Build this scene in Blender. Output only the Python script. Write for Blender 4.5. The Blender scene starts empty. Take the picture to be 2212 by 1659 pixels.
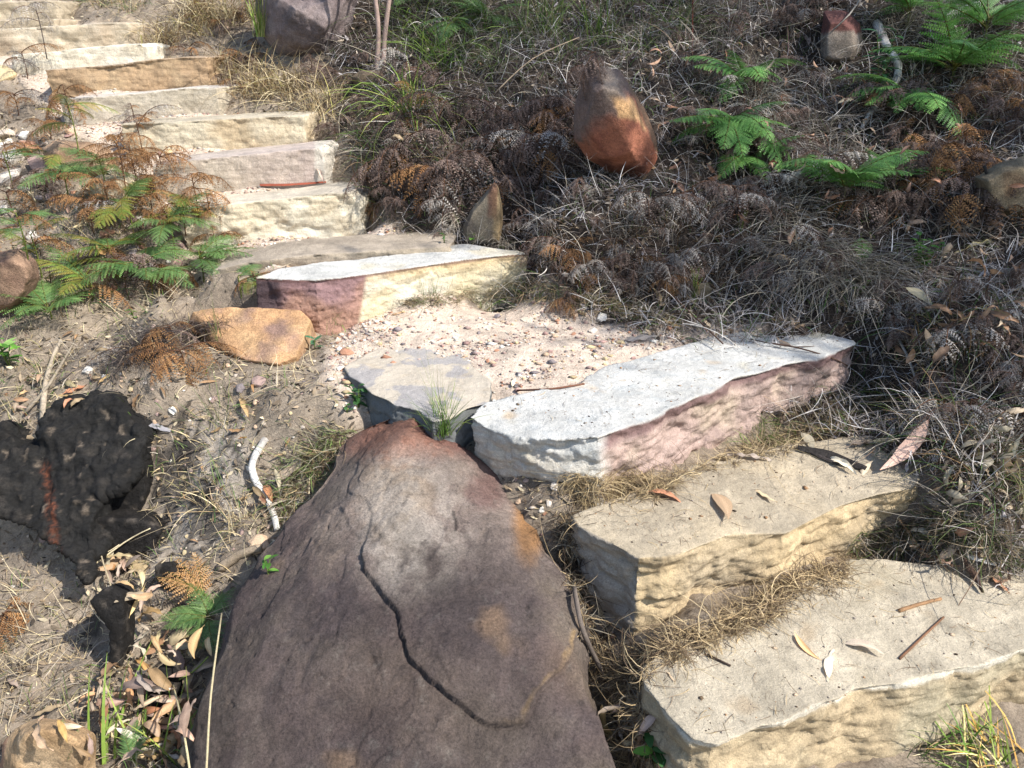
import bpy, bmesh, math, random
import numpy as np
from mathutils import Vector, Matrix, Euler
random.seed(7); RS = np.random.RandomState(7)
S = bpy.context.scene; COL = S.collection
# ------------------------------------------------------------------ camera, sky, sun, exposure
CAMZ = 1.5; PITCH = math.radians(24); FW, FH, FF = 2212.0, 1659.0, 1662.0
cam = bpy.data.objects.new('camera', bpy.data.cameras.new('camera')); COL.objects.link(cam); S.camera = cam
cam.location = (0, 0, CAMZ); cam.rotation_euler = (math.pi/2-PITCH, 0, 0)
cam.data.sensor_width = 36; cam.data.lens = FF/FW*36; cam.data.clip_start = .02; cam.data.clip_end = 500
SUN = Vector((.66, -.36, .78)).normalized()
W = bpy.data.worlds.new('World'); S.world = W; W.use_nodes = True
nt = W.node_tree; bg = nt.nodes['Background']
sky = nt.nodes.new('ShaderNodeTexSky'); sky.sky_type = 'NISHITA'; sky.sun_disc = False
sky.sun_elevation = math.asin(SUN.z); sky.sun_rotation = math.atan2(SUN.x, SUN.y)
nt.links.new(sky.outputs[0], bg.inputs[0]); bg.inputs[1].default_value = .12
sl = bpy.data.lights.new('sun', 'SUN'); sl.energy = 4.0; sl.angle = math.radians(.6); sl.color = (1, .95, .87)
so = bpy.data.objects.new('sun', sl); COL.objects.link(so); so.rotation_euler = SUN.to_track_quat('Z', 'Y').to_euler()
so.location = (3, -2, 6)
S.view_settings.view_transform = 'Standard'; S.view_settings.look = 'None'
S.view_settings.exposure = .88; S.view_settings.gamma = 1
# ------------------------------------------------------------------ helpers
cp, sp_ = math.cos(PITCH), math.sin(PITCH)
def ray(u, v):
    X = (u-FW/2)/FF; Y = (FH/2-v)/FF
    return X, cp+Y*sp_, -sp_+Y*cp
def atz(u, v, z):
    x, y, w = ray(u, v); t = (z-CAMZ)/w
    return Vector((x*t, y*t, z))
def aty(u, v, y):
    x, yy, w = ray(u, v); t = y/yy
    return Vector((x*t, y, CAMZ+w*t))
def proj(P):
    d = P[:, 1]*cp-(P[:, 2]-CAMZ)*sp_; up = P[:, 1]*sp_+(P[:, 2]-CAMZ)*cp
    d = np.where(np.abs(d) < 1e-4, 1e-4, d)
    return FW/2+FF*P[:, 0]/d, FH/2-FF*up/d
def lin(h):
    c = [int(h[i:i+2], 16)/255 for i in (0, 2, 4)]
    return np.array([x/12.92 if x <= .04045 else ((x+.055)/1.055)**2.4 for x in c])
_perm = np.random.RandomState(3).permutation(256); _perm = np.concatenate([_perm, _perm, _perm])
_g = np.random.RandomState(4).normal(size=(256, 3)); _g /= np.linalg.norm(_g, axis=1)[:, None]
def perlin(P):
    i = np.floor(P).astype(np.int64); f = P-i; i &= 255
    w = f*f*f*(f*(f*6-15)+10); out = 0
    for dx in (0, 1):
        for dy in (0, 1):
            for dz in (0, 1):
                h = _perm[_perm[_perm[(i[:, 0]+dx) & 255]+((i[:, 1]+dy) & 255)]+((i[:, 2]+dz) & 255)]
                g = _g[h]
                d = g[:, 0]*(f[:, 0]-dx)+g[:, 1]*(f[:, 1]-dy)+g[:, 2]*(f[:, 2]-dz)
                out = out+d*(w[:, 0] if dx else 1-w[:, 0])*(w[:, 1] if dy else 1-w[:, 1])*(w[:, 2] if dz else 1-w[:, 2])
    return out*1.5
def fbm(P, sc, octs=4, off=0., gain=.5, ridged=False):
    P = np.asarray(P)*sc+off*np.array([1.3, 7.7, 3.1]); a = 1; r = 0; tot = 0
    for k in range(octs):
        n = perlin(P)
        if ridged: n = 1-2*np.abs(n)
        r = r+a*n; tot += a; a *= gain; P = P*2.03+17.3
    return r/tot
def scallop(P, sc, seed, warp=.25):
    """conchoidal fracture: shallow hollows that meet in sharp ridges, about 0..0.6"""
    P = np.asarray(P)*sc; P = P+warp*np.stack([fbm(P, 1.7, 3, seed+i) for i in range(3)], 1)
    i0 = np.floor(P).astype(np.int64); out = np.full(len(P), 9.); rr = np.random.RandomState(seed).rand(256, 4)
    for dx in (-1, 0, 1):
        for dy in (-1, 0, 1):
            for dz in (-1, 0, 1):
                c = i0+np.array([dx, dy, dz]); h = rr[_perm[_perm[_perm[c[:, 0] & 255]+(c[:, 1] & 255)]+(c[:, 2] & 255)]]
                out = np.minimum(out, ((c+h[:, :3]-P)**2).sum(1)+.35*h[:, 3])
    return out
def hair(P, sc, seed, w=.018):
    """hairline cracks: thin lines where slow noise changes sign, broken up by a second noise"""
    return (1-sstep(0, w, np.abs(fbm(P, sc, 4, seed))))*sstep(-.05, .15, fbm(P, sc*.8, 2, seed+31))
def sstep(a, b, x):
    t = np.clip((x-a)/(b-a), 0, 1); return t*t*(3-2*t)
def mixc(c, d, w): return c*(1-w[:, None])+np.asarray(d)*w[:, None]
def tag(o, label=None, cat=None, group=None, kind=None):
    if label: o['label'] = label
    if cat: o['category'] = cat
    if group: o['group'] = group
    if kind: o['kind'] = kind
    return o
def link(name, me, mat=None, parent=None):
    o = bpy.data.objects.new(name, me); COL.objects.link(o)
    if mat and not me.materials: me.materials.append(mat)
    if parent: o.parent = parent
    return o
def mesh(name, V, F, C=None, smooth=False):
    """numpy verts, faces (array n x k, or list of arrays), per-vertex colours"""
    me = bpy.data.meshes.new(name); V = np.asarray(V, dtype=np.float32)
    Fs = F if isinstance(F, list) else [F]
    Fs = [np.asarray(f, dtype=np.int32) for f in Fs if len(f)]
    me.vertices.add(len(V)); me.vertices.foreach_set('co', V.ravel())
    nl = sum(f.size for f in Fs); nf = sum(len(f) for f in Fs)
    me.loops.add(nl); me.polygons.add(nf)
    me.loops.foreach_set('vertex_index', np.concatenate([f.ravel() for f in Fs]))
    st = []; s = 0
    for f in Fs:
        st.append(s+np.arange(len(f))*f.shape[1]); s += f.size
    me.polygons.foreach_set('loop_start', np.concatenate(st).astype(np.int32))
    me.update(calc_edges=True); me.validate()
    if C is not None: setcol(me, C)
    if smooth: me.polygons.foreach_set('use_smooth', np.ones(len(me.polygons), dtype=bool))
    return me
def setcol(me, C):
    a = me.color_attributes.new('Col', 'FLOAT_COLOR', 'POINT')
    C = np.clip(np.asarray(C, dtype=np.float32), 0, 1)
    if C.ndim == 1: C = np.tile(C, (len(me.vertices), 1))
    a.data.foreach_set('color', np.concatenate([C[:, :3], np.ones((len(C), 1), np.float32)], 1).ravel())
# ------------------------------------------------------------------ materials
def nodes(m):
    m.use_nodes = True; t = m.node_tree; return t, t.nodes, t.links, t.nodes['Principled BSDF']
def mathn(N, L, op, a, b=None, clamp=False):
    n = N.new('ShaderNodeMath'); n.operation = op; n.use_clamp = clamp
    for i, s in enumerate((a, b)):
        if s is None: continue
        if isinstance(s, (int, float)): n.inputs[i].default_value = s
        else: L.new(s, n.inputs[i])
    return n.outputs[0]
def noisen(N, L, co, scale, detail=6, rough=.6, dist=0):
    n = N.new('ShaderNodeTexNoise'); n.inputs['Scale'].default_value = scale; n.inputs['Detail'].default_value = detail
    n.inputs['Roughness'].default_value = rough; n.inputs['Distortion'].default_value = dist
    L.new(co, n.inputs['Vector']); return n.outputs['Fac']
def mrange(N, L, x, a, b, c, d):
    n = N.new('ShaderNodeMapRange'); L.new(x, n.inputs[0])
    for i, v in enumerate((a, b, c, d)): n.inputs[i+1].default_value = v
    return n.outputs[0]
def rockmat(name, grain=.25, speck=.3, bump=.5, layers=0., rough=.9, gs=260):
    m = bpy.data.materials.new(name); t, N, L, B = nodes(m)
    at = N.new('ShaderNodeVertexColor'); at.layer_name = 'Col'
    tc = N.new('ShaderNodeTexCoord'); co = tc.outputs['Object']
    big = noisen(N, L, co, 9, 8, .65, .4); mid = noisen(N, L, co, 45, 6, .7); fine = noisen(N, L, co, gs, 6, .85)
    mp = N.new('ShaderNodeMapping'); mp.inputs['Scale'].default_value = (3, 3, 30); L.new(co, mp.inputs[0])
    lay = noisen(N, L, mp.outputs[0], 2.5, 7, .65, .3)
    k = mrange(N, L, big, .3, .7, 1-grain, 1+grain)
    k2 = mrange(N, L, mid, .3, .7, 1-grain*.6, 1+grain*.6)
    k3 = mrange(N, L, fine, .36, .64, 1-speck, 1+speck)
    k4 = mrange(N, L, lay, .35, .65, 1-layers, 1+layers*.6)
    f = mathn(N, L, 'MULTIPLY', mathn(N, L, 'MULTIPLY', k, k2), mathn(N, L, 'MULTIPLY', k3, k4))
    vm = N.new('ShaderNodeVectorMath'); vm.operation = 'SCALE'; L.new(at.outputs[0], vm.inputs[0]); L.new(f, vm.inputs['Scale'])
    L.new(vm.outputs[0], B.inputs['Base Color'])
    h = mathn(N, L, 'ADD', mathn(N, L, 'MULTIPLY', mid, .9), mathn(N, L, 'MULTIPLY', fine, .35))
    h = mathn(N, L, 'ADD', h, mathn(N, L, 'MULTIPLY', lay, layers*2))
    bp = N.new('ShaderNodeBump'); bp.inputs['Strength'].default_value = bump; bp.inputs['Distance'].default_value = .009
    L.new(h, bp.inputs['Height']); L.new(bp.outputs[0], B.inputs['Normal'])
    B.inputs['Roughness'].default_value = rough; B.inputs['Specular IOR Level'].default_value = .25
    return m
def plantmat(name, trans=.25, var=.25, rough=.6, spec=.3, hue=.0):
    m = bpy.data.materials.new(name); t, N, L, B = nodes(m)
    at = N.new('ShaderNodeVertexColor'); at.layer_name = 'Col'
    oi = N.new('ShaderNodeObjectInfo'); k = mrange(N, L, oi.outputs['Random'], 0, 1, 1-var, 1+var)
    tc = N.new('ShaderNodeTexCoord'); nn = noisen(N, L, tc.outputs['Object'], 60, 3, .6)
    k = mathn(N, L, 'MULTIPLY', k, mrange(N, L, nn, .3, .7, .8, 1.2))
    vm = N.new('ShaderNodeVectorMath'); vm.operation = 'SCALE'; L.new(at.outputs[0], vm.inputs[0]); L.new(k, vm.inputs['Scale'])
    hs = N.new('ShaderNodeHueSaturation'); L.new(vm.outputs[0], hs.inputs['Color'])
    if hue:
        r2 = mathn(N, L, 'FRACT', mathn(N, L, 'MULTIPLY', oi.outputs['Random'], 7.31))
        L.new(mrange(N, L, r2, 0, 1, .5-hue, .5+hue), hs.inputs['Hue'])
        r3 = mathn(N, L, 'FRACT', mathn(N, L, 'MULTIPLY', oi.outputs['Random'], 13.7))
        L.new(mrange(N, L, r3, 0, 1, .55, 1.15), hs.inputs['Saturation'])
    L.new(hs.outputs[0], B.inputs['Base Color'])
    B.inputs['Roughness'].default_value = rough; B.inputs['Specular IOR Level'].default_value = spec
    if trans:
        T = N.new('ShaderNodeBsdfTranslucent'); L.new(hs.outputs[0], T.inputs[0])
        mx = N.new('ShaderNodeMixShader'); mx.inputs[0].default_value = trans
        L.new(B.outputs[0], mx.inputs[1]); L.new(T.outputs[0], mx.inputs[2]); L.new(mx.outputs[0], N['Material Output'].inputs[0])
    return m
M_ROCK = rockmat('sandstone', .18, .26, 1.0, .14)
M_FLAT = rockmat('sawn_sandstone', .14, .22, .6, .0)
M_BOULD = rockmat('weathered_sandstone', .30, .42, 1.0, .0, gs=170)
M_SOIL = rockmat('soil', .3, .4, 1.0, 0, 1.0, gs=200)
M_CHAR = rockmat('charred_wood', .5, .6, 1.0, 0, .75, gs=160)
M_WOOD = rockmat('wood', .25, .25, .6, 0, .8)
M_GREEN = plantmat('green_leaf', .3, .18, .5, .35)
M_DEAD = plantmat('dead_leaf', .15, .35, .8, .2)
M_GUM = plantmat('dry_gum_leaf', .12, .28, .6, .35, .025)
M_GRASS = plantmat('grass', .2, .15, .6, .3)
# ------------------------------------------------------------------ terrain: heights at real places
CT = []   # x, y, z
def cy(u, v, y): CT.append(tuple(aty(u, v, y)))
def cz(u, v, z): CT.append(tuple(atz(u, v, z)))
# front of the lowest step, and the right side of it
for a in [(1500,1700,-.06),(1900,1690,-.09),(2212,1570,-.06),(2500,1500,-.04),(2100,1625,-.07),(1380,1560,-.03),(1300,1650,-.05)]: cz(*a)
# under and behind the lower steps
for a in [(1500,1500,.06),(1800,1400,.06),(2200,1350,.06),(1560,1345,.15),(1700,1290,.15),(1800,1240,.145),(1430,1400,.14),(2000,1200,.15),(1560,1290,.14),(1720,1200,.135),(1830,1185,.135),(1420,1340,.13),(2212,1180,.20),
          (1500,1180,.2),(1800,1090,.2),(1350,1050,.31),(1460,1022,.295),(1560,975,.272),(1680,930,.28),(1750,900,.295),(1500,1050,.30),(1650,985,.30),(1800,930,.31),(1930,905,.34),
          (1400,900,.40),(1650,820,.40),(1500,735,.485),(1700,700,.50),(1850,715,.51)]: cz(*a)
# landing
for a in [(900,720,.485),(1050,700,.49),(1200,690,.49),(1400,720,.49),(1250,780,.485),(1100,800,.475),(950,830,.44),(780,740,.47),(1000,660,.495),(800,690,.49),
          (1050,880,.42),(980,900,.40)]: cz(*a)
# gap between boulder and steps
for a in [(1080,970,.36),(1180,1060,.31),(1200,1150,.25),(1230,1280,.10),(1290,1420,.02),(1330,1560,-.04),(700,1300,.0),(900,1200,.1),(1000,1500,-.05),(600,1600,-.12)]: cz(*a)
# left side
for a in [(700,800,.46),(600,840,.43),(550,760,.48),(400,800,.45),(250,750,.47),(100,850,.38),(0,800,.40),(-200,850,.36),
          (650,920,.36),(600,1000,.25),(650,1080,.17),(450,1000,.22),(450,1100,.12),(330,1000,.20),(330,860,.40),(200,860,.38),(200,1100,.08),
          (300,1400,-.10),(100,1600,-.15),(400,1600,-.13),(0,1300,-.12),(450,1250,-.0),(-200,1200,-.1),(550,1180,.08),(-300,1600,-.2),(100,1330,-.11)]: cz(*a)
for a in [(100,700,2.9),(300,680,2.9),(0,600,3.1),(250,560,3.25),(100,480,3.5),(300,460,3.5),(60,390,3.85),(200,340,4.05),(60,300,4.25),(0,220,4.7),(60,170,4.95),(-200,300,4.3),(-200,120,5.3),
          (-300,600,3.1),(450,600,3.0),(560,650,2.85),(0,90,5.5),(-200,0,6.2),(0,10,6.1)]: cy(*a)
# right bank
for a in [(1300,645,2.98),(1160,520,3.32),(1200,560,3.15),(1300,500,3.2),(1500,560,3.1),(1300,400,3.45),(1300,250,3.9),(1500,400,3.45),(1500,200,4.05),(1300,100,4.5),(1300,0,5.0),
          (1700,600,3.02),(1700,400,3.45),(1700,200,4.1),(1700,0,4.8),(1900,650,2.83),(1900,400,3.4),(1900,200,4.0),(1900,0,4.7),(2200,700,2.5),(2200,400,3.25),(2200,200,3.85),(2200,0,4.6),(2500,500,3.0),(2500,100,4.2),(2500,700,2.5),
          (1050,500,3.45),(1000,450,3.55),(850,400,3.75),(980,300,3.95),(850,300,4.05),(950,150,4.5),(800,150,4.75),(950,0,5.1),(700,200,4.65),(600,150,5.0),(700,0,5.4),(500,200,4.9),(480,100,5.35),(400,40,5.7),(500,0,5.9),(740,280,4.3)]: cy(*a)
for a in [(1500,690,.50),(1600,700,.50),(1700,690,.53),(1935,800,.41),(2050,930,.42),(2200,900,.45),(2080,1080,.33),(2150,1180,.24),(2500,900,.5),(2500,1300,.15),(1960,860,.37),(1815,858,.315),(1850,838,.33),(2000,700,.60)]: cz(*a)
# ---- step stones: front top edge (u, v), y along u, level of the tread below, thickness of tread
def yl(u, a, b): return a[1]+(b[1]-a[1])*(u-a[0])/(b[0]-a[0])
UP = [  # front edge points, (u,y) at two ends, riser height, colour key
 ('S5', [(455,585),(560,562),(700,548),(850,540),(975,532)], (455,3.12), (975,3.26), .14),
 ('S6', [(385,462),(430,448),(500,440),(600,430),(700,418),(755,416),(779,436)], (400,3.52), (760,3.66), .17),
 ('S7', [(325,358),(400,347),(500,337),(600,327),(692,318),(699,330)], (330,3.80), (700,3.93), .17),
 ('S8', [(255,268),(350,264),(450,259),(520,255),(600,251),(655,250)], (260,4.10), (655,4.22), .16),
 ('S9', [(128,214),(200,209),(300,201),(400,190),(468,189)], (128,4.40), (468,4.52), .13),
 ('S10', [(96,151),(200,143),(270,137),(330,128),(400,122),(446,123)], (98,4.72), (446,4.84), .17),
 ('S11', [(20,117),(100,112),(200,101),(300,93),(318,100)], (20,5.00), (318,5.12), .11),
 ('S12', [(-60,66),(0,62),(100,57),(200,50),(275,47)], (-60,5.32), (275,5.42), .15),
 ('S13', [(-120,48),(0,43),(60,41),(118,40)], (-120,5.62), (118,5.7), .11),
 ('S14', [(-160,6),(-50,4),(60,2),(120,0)], (-160,5.92), (120,6.0), .16),
]
STEP = {}
for nm, e, a, b, h in UP:
    F = [aty(u, v, yl(u, a, b)) for u, v in e]
    STEP[nm] = (F, h)
    for t in (0, .5, 1):
        q = F[0].lerp(F[-1], t) if t != .5 else F[len(F)//2]
        for dy, dz in ((-.03, -h), (.05, -h-.01), (.24, -.03)):
            CT.append((q.x+(.02 if t == 0 else -.02 if t == 1 else 0), q.y+dy, q.z+dz))
S4F = [(548,599),(600,602),(680,604),(740,598),(800,590),(930,571),(1000,561),(1100,549),(1144,546)]
for u, v in [(600,602),(800,590),(1000,561),(1120,549)]:
    q = atz(u, v, .67)
    for dy, z in ((-.03, .50), (.06, .49), (.26, .63)): CT.append((q.x, q.y+dy, z))
CT = np.array(CT); keep = []
for i in range(len(CT)):
    if all(np.hypot(*(CT[i, :2]-CT[j, :2])) > .035 for j in keep): keep.append(i)
CT = CT[keep]
def trend(x, y): return .36*y-.25+.03*x
_l = .75
def kern(r): r = math.sqrt(3)*r/_l; return (1+r)*np.exp(-r)
_D = np.hypot(CT[:, None, 0]-CT[None, :, 0], CT[:, None, 1]-CT[None, :, 1])
_w = np.linalg.solve(kern(_D)+1e-3*np.eye(len(CT)), CT[:, 2]-trend(CT[:, 0], CT[:, 1]))
def Hraw(x, y):
    x = np.asarray(x, float).ravel(); y = np.asarray(y, float).ravel(); out = trend(x, y)
    for i in range(0, len(x), 20000):
        r = np.hypot(x[i:i+20000, None]-CT[None, :, 0], y[i:i+20000, None]-CT[None, :, 1])
        out[i:i+20000] += kern(r)@_w
    return out
def axis(a, b, st, lo, hi):
    c = list(np.arange(a, b+st/2, st)); d = st; x = a
    while x > lo: d *= 1.25; x -= d; c.insert(0, x)
    d = st; x = c[-1]
    while x < hi: d *= 1.25; x += d; c.append(x)
    return np.array(c)
GX = axis(-3.6, 3.6, .018, -45, 45); GY = axis(.5, 6.6, .018, -30, 70)
XX, YY = np.meshgrid(GX, GY); P0 = np.stack([XX.ravel(), YY.ravel()], 1)
Z0 = Hraw(P0[:, 0], P0[:, 1])
P3 = np.concatenate([P0, np.zeros((len(P0), 1))], 1)
# masks in ground coordinates
def poly_sd(px, py, poly):
    """signed distance to a polygon, negative inside"""
    d = np.full(len(px), 1e9); ins = np.zeros(len(px), bool); n = len(poly)
    for i in range(n):
        x1, y1 = poly[i][:2]; x2, y2 = poly[(i+1) % n][:2]
        ex, ey = x2-x1, y2-y1; t = np.clip(((px-x1)*ex+(py-y1)*ey)/(ex*ex+ey*ey+1e-12), 0, 1)
        d = np.minimum(d, np.hypot(px-x1-t*ex, py-y1-t*ey))
        c = ((y1 > py) != (y2 > py)) & (px < ex*(py-y1)/(ey if abs(ey) > 1e-9 else 1e-9)+x1); ins ^= c
    return np.where(ins, -d, d)
_path = [atz(*a) for a in [(690,790,.46),(760,700,.48),(620,660,.5),(900,655,.5),(1150,650,.5),(1300,690,.5),(1460,715,.5),(1560,705,.5),(1640,712,.5),(1500,790,.5),(1300,840,.5),(1060,880,.45),(1000,890,.43),(900,870,.44),(740,850,.45)]]
pd = poly_sd(P0[:, 0], P0[:, 1], _path)
_st = [STEP['S5'][0][0], STEP['S5'][0][-1], STEP['S6'][0][-1], STEP['S7'][0][-1], STEP['S8'][0][-1], STEP['S9'][0][-1], STEP['S10'][0][-1], STEP['S11'][0][-1], STEP['S12'][0][-1], STEP['S14'][0][-1],
       STEP['S14'][0][0], STEP['S12'][0][0], STEP['S10'][0][0], STEP['S9'][0][0], STEP['S8'][0][0], STEP['S7'][0][0], STEP['S6'][0][0]]
pd2 = poly_sd(P0[:, 0], P0[:, 1], _st)
wob = fbm(P3, 4, 4, 2)*.12
PATH = np.maximum(1-sstep(-.03, .05, pd+wob*.6), 1-sstep(-.02, .06, pd2+wob*.5))
rough = 1-.85*PATH
ZZ = Z0+rough*(fbm(P3, 3, 3, 5)*.05+fbm(P3, 11, 4, 9)*.032-(scallop(P3, 7, 77)-.33)*.045+fbm(P3, 28, 3, 6)*.016)+fbm(P3, 40, 3, 1)*.006*(1+rough)+PATH*fbm(P3, 5, 2, 3)*.008
far = sstep(6, 30, np.hypot(P0[:, 0], P0[:, 1]-3)); ZZ += far*fbm(P3, .15, 3, 8)*1.5
# hollows where stones sit in the ground
for pts, cap in [([(380,690),(700,690),(700,800),(640,850),(420,830),(370,740)], lambda x, y: .445+.06*(y-2.6))]:
    pw = [atz(u, v, .46) for u, v in pts]; sd_ = poly_sd(P0[:, 0], P0[:, 1], pw); k_ = 1-sstep(-.03, .02, sd_)
    ZZ = np.where(k_ > 0, ZZ*(1-k_)+np.minimum(ZZ, cap(P0[:, 0], P0[:, 1]))*k_, ZZ)
ZG = ZZ.reshape(XX.shape)
def H(x, y):
    x = np.atleast_1d(np.asarray(x, float)); y = np.atleast_1d(np.asarray(y, float))
    i = np.clip(np.searchsorted(GX, x)-1, 0, len(GX)-2); j = np.clip(np.searchsorted(GY, y)-1, 0, len(GY)-2)
    tx = np.clip((x-GX[i])/(GX[i+1]-GX[i]), 0, 1); ty = np.clip((y-GY[j])/(GY[j+1]-GY[j]), 0, 1)
    return (ZG[j, i]*(1-tx)+ZG[j, i+1]*tx)*(1-ty)+(ZG[j+1, i]*(1-tx)+ZG[j+1, i+1]*tx)*ty
def Hn(x, y, e=.05):
    n = Vector((-(H(x+e, y)-H(x-e, y))[0]/(2*e), -(H(x, y+e)-H(x, y-e))[0]/(2*e), 1)); return n.normalized()
def gp(u, v):
    """first place where the sight line through (u, v) meets the ground"""
    x, y, w = ray(u, v); t = np.arange(.6, 9, .01)/y
    d = CAMZ+w*t-H(x*t, y*t); k = np.argmax(d < 0) if (d < 0).any() else len(t)-1
    return Vector((x*t[k], y*t[k], H(x*t[k], y*t[k])[0]))
# ground colour: sand on the path, grey-brown dirt at left, dark humus on the bank, charcoal patches
n1 = fbm(P3, 2.5, 4, 11); n2 = fbm(P3, 14, 4, 12); n3 = fbm(P3, 60, 2, 13)
C = np.tile(lin('877b6d'), (len(P0), 1))
C = mixc(C, lin('9c8e7c'), sstep(-.1, .5, n1+n2*.5)); C = mixc(C, lin('574b3f'), sstep(.1, .6, n2-n1*.3)*.7)
bank = sstep(-.05, .14, poly_sd(P0[:, 0], P0[:, 1], [(-9, 0), (-9, 9), (-2.3, 9), (-1.35, 5.6), (-1.15, 4.9), (-.9, 4.2), (-.75, 3.9), (-.5, 3.4), (.05, 3.0), (.4, 2.75), (.95, 2.3), (1.15, 2.0), (1.2, 1.8), (1.35, 1.5), (1.6, .5), (1.6, -9), (-9, -9)]))
qa = gp(430, 1080); C = mixc(C, lin('a39c94'), (1-sstep(.10, .24, np.hypot(P0[:, 0]-qa.x, P0[:, 1]-qa.y)+n2*.12))*.7); C = mixc(C, lin('332b26'), bank*.95); C = mixc(C, lin('4c4037'), bank*sstep(0, .5, n2)*.7)
C = mixc(C, lin('cab9a8'), PATH*(.8+.2*sstep(-.3, .3, n2))); C = mixc(C, lin('bda696'), PATH*sstep(.1, .5, n1)*.5)
for u, v, r in [(380,1050,.16),(300,1180,.14),(430,1150,.10),(230,1340,.07),(340,1500,.09),(480,1000,.07),(400,930,.05)]:
    q = gp(u, v); d = np.hypot(P0[:, 0]-q.x, P0[:, 1]-q.y)+n2*.16+n3*.05; C = mixc(C, lin('2c2927'), (1-sstep(r*.45, r*.7, d))*.8)
C *= (1+.25*n3)[:, None]
nx, ny = len(GX), len(GY); idx = np.arange(nx*ny).reshape(ny, nx)
Fq = np.stack([idx[:-1, :-1], idx[:-1, 1:], idx[1:, 1:], idx[1:, :-1]], -1).reshape(-1, 4)
g = link('ground', mesh('ground', np.concatenate([P0, ZZ[:, None]], 1), Fq, C, True), M_SOIL); tag(g, kind='structure')
# ------------------------------------------------------------------ rock machinery
def desat(c, k):
    l = (c@np.array([.3, .55, .15]))[:, None]; return c*(1-k)+l*k
def solid(name, bm, voxel, smooth=2):
    bmesh.ops.recalc_face_normals(bm, faces=bm.faces)
    me = bpy.data.meshes.new('tmp'); bm.to_mesh(me); bm.free()
    o = bpy.data.objects.new('tmp', me); COL.objects.link(o)
    r = o.modifiers.new('r', 'REMESH'); r.mode = 'VOXEL'; r.voxel_size = voxel
    if smooth: s = o.modifiers.new('s', 'SMOOTH'); s.iterations = smooth; s.factor = .5
    dg = bpy.context.evaluated_depsgraph_get()
    m2 = bpy.data.meshes.new_from_object(o.evaluated_get(dg)); m2.name = name
    bpy.data.objects.remove(o); bpy.data.meshes.remove(me)
    return m2
def arr(me):
    V = np.empty(len(me.vertices)*3, np.float32); me.vertices.foreach_get('co', V)
    Nn = np.empty(len(me.vertices)*3, np.float32); me.vertices.foreach_get('normal', Nn)
    return V.reshape(-1, 3).astype(float), Nn.reshape(-1, 3).astype(float)
def put(me, V):
    me.vertices.foreach_set('co', V.astype(np.float32).ravel()); me.update()
    me.polygons.foreach_set('use_smooth', np.ones(len(me.polygons), bool))
def prism(top, bot):
    bm = bmesh.new(); T = [bm.verts.new(p) for p in top]; B = [bm.verts.new(p) for p in bot]; n = len(T)
    bm.faces.new(T); bm.faces.new(list(reversed(B)))
    for i in range(n): bm.faces.new((T[i], B[i], B[(i+1) % n], T[(i+1) % n]))
    bmesh.ops.triangulate(bm, faces=bm.faces[:]); return bm
def rockdisp(V, Nn, seed, side=.014, top=.004, fine=.002, aniso=2.2, thr=.75):
    up = sstep(thr-.15, thr+.12, Nn[:, 2]); A = V*np.array([1, 1, aniso])
    big = fbm(A, 5, 3, seed); rid = fbm(A, 13, 4, seed+3, .55, True)-.35; mid = fbm(A, 30, 3, seed+5, .6)
    chips = np.floor(fbm(A, 9, 3, seed+9)*5)/5
    sc1 = scallop(A*np.array([1, 1, .7]), 6.5, seed+11)-.33; sc2 = scallop(A, 17, seed+12)-.33
    d = (1-up)*(big*side*.9-sc1*side*1.7-sc2*side*.55+mid*side*.16+fbm(A*np.array([1, 1, 1.6]), 45, 4, seed+14, .7)*.0035)-(1-up)*hair(V*np.array([1, 1, 2.6]), 5, seed+40, .025)*.0055-up*hair(V, 4, seed+41, .012)*.002+up*(big*top*1.4+mid*top*.3-(scallop(V, 5, seed+15)-.33)*top*.8)+fbm(V, 95, 2, seed+7)*fine
    return V+Nn*d[:, None], up
def recenter(o):
    me = o.data; V, _ = arr(me); c = (V.min(0)+V.max(0))/2; c[2] = V[:, 2].min()
    me.vertices.foreach_set('co', (V-c).astype(np.float32).ravel()); me.update(); o.location = c
    return o
def block(top, zb, batter, seed, voxel, colf, label, mat=None, side=.014, topd=.004, name='stone_step', cat='stone step', group='sandstone steps up the slope', smooth=2, bots=None, thr=.75):
    c = sum((Vector(p) for p in top), Vector())/len(top)
    bot = []
    for i, p in enumerate(top):
        d = Vector((p.x-c.x, p.y-c.y, 0)); d.normalize()
        q = Vector(p)+d*batter; q.z = zb; bot.append(q)
    if bots:
        for i, q in bots.items(): bot[i] = Vector(q)
    me = solid(name, prism(top, bot), voxel, smooth); V, Nn = arr(me)
    V2, up = rockdisp(V, Nn, seed, side, topd, thr=thr); put(me, V2)
    setcol(me, desat(colf(V2, Nn, up), .16)*.82); o = link(name, me, mat or M_ROCK); recenter(o)
    return tag(o, label, cat, group)
def stonecol(face, top, alt=None, seed=0, rust=None, edge=None):
    def f(V, Nn, up):
        n = fbm(V, 3.5, 4, seed+20); m = fbm(V*np.array([1, 1, 3]), 8, 4, seed+21)
        c = mixc(np.tile(lin(face), (len(V), 1)), lin(alt or face), sstep(-.15, .3, n))
        c = mixc(c, lin(face)*.72, sstep(.1, .5, m)*.5)
        if rust: c = mixc(c, lin(rust), sstep(.15, .4, fbm(V, 5, 4, seed+22))*.55)
        tc_ = mixc(mixc(np.tile(lin(top), (len(V), 1)), lin(top)*.78, sstep(.0, .35, fbm(V, 5, 5, seed+25))*.8), lin(alt or top)*.9, sstep(.1, .4, fbm(V, 2.5, 4, seed+26))*.5); c = c*(1-up[:, None])+tc_*up[:, None]; c = c*(1+.16*fbm(V, 25, 3, seed+23)-.12*sstep(.15, .35, fbm(V*np.array([1, 1, 2.5]), 12, 4, seed+24)))[:, None]
        return c
    return f
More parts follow.
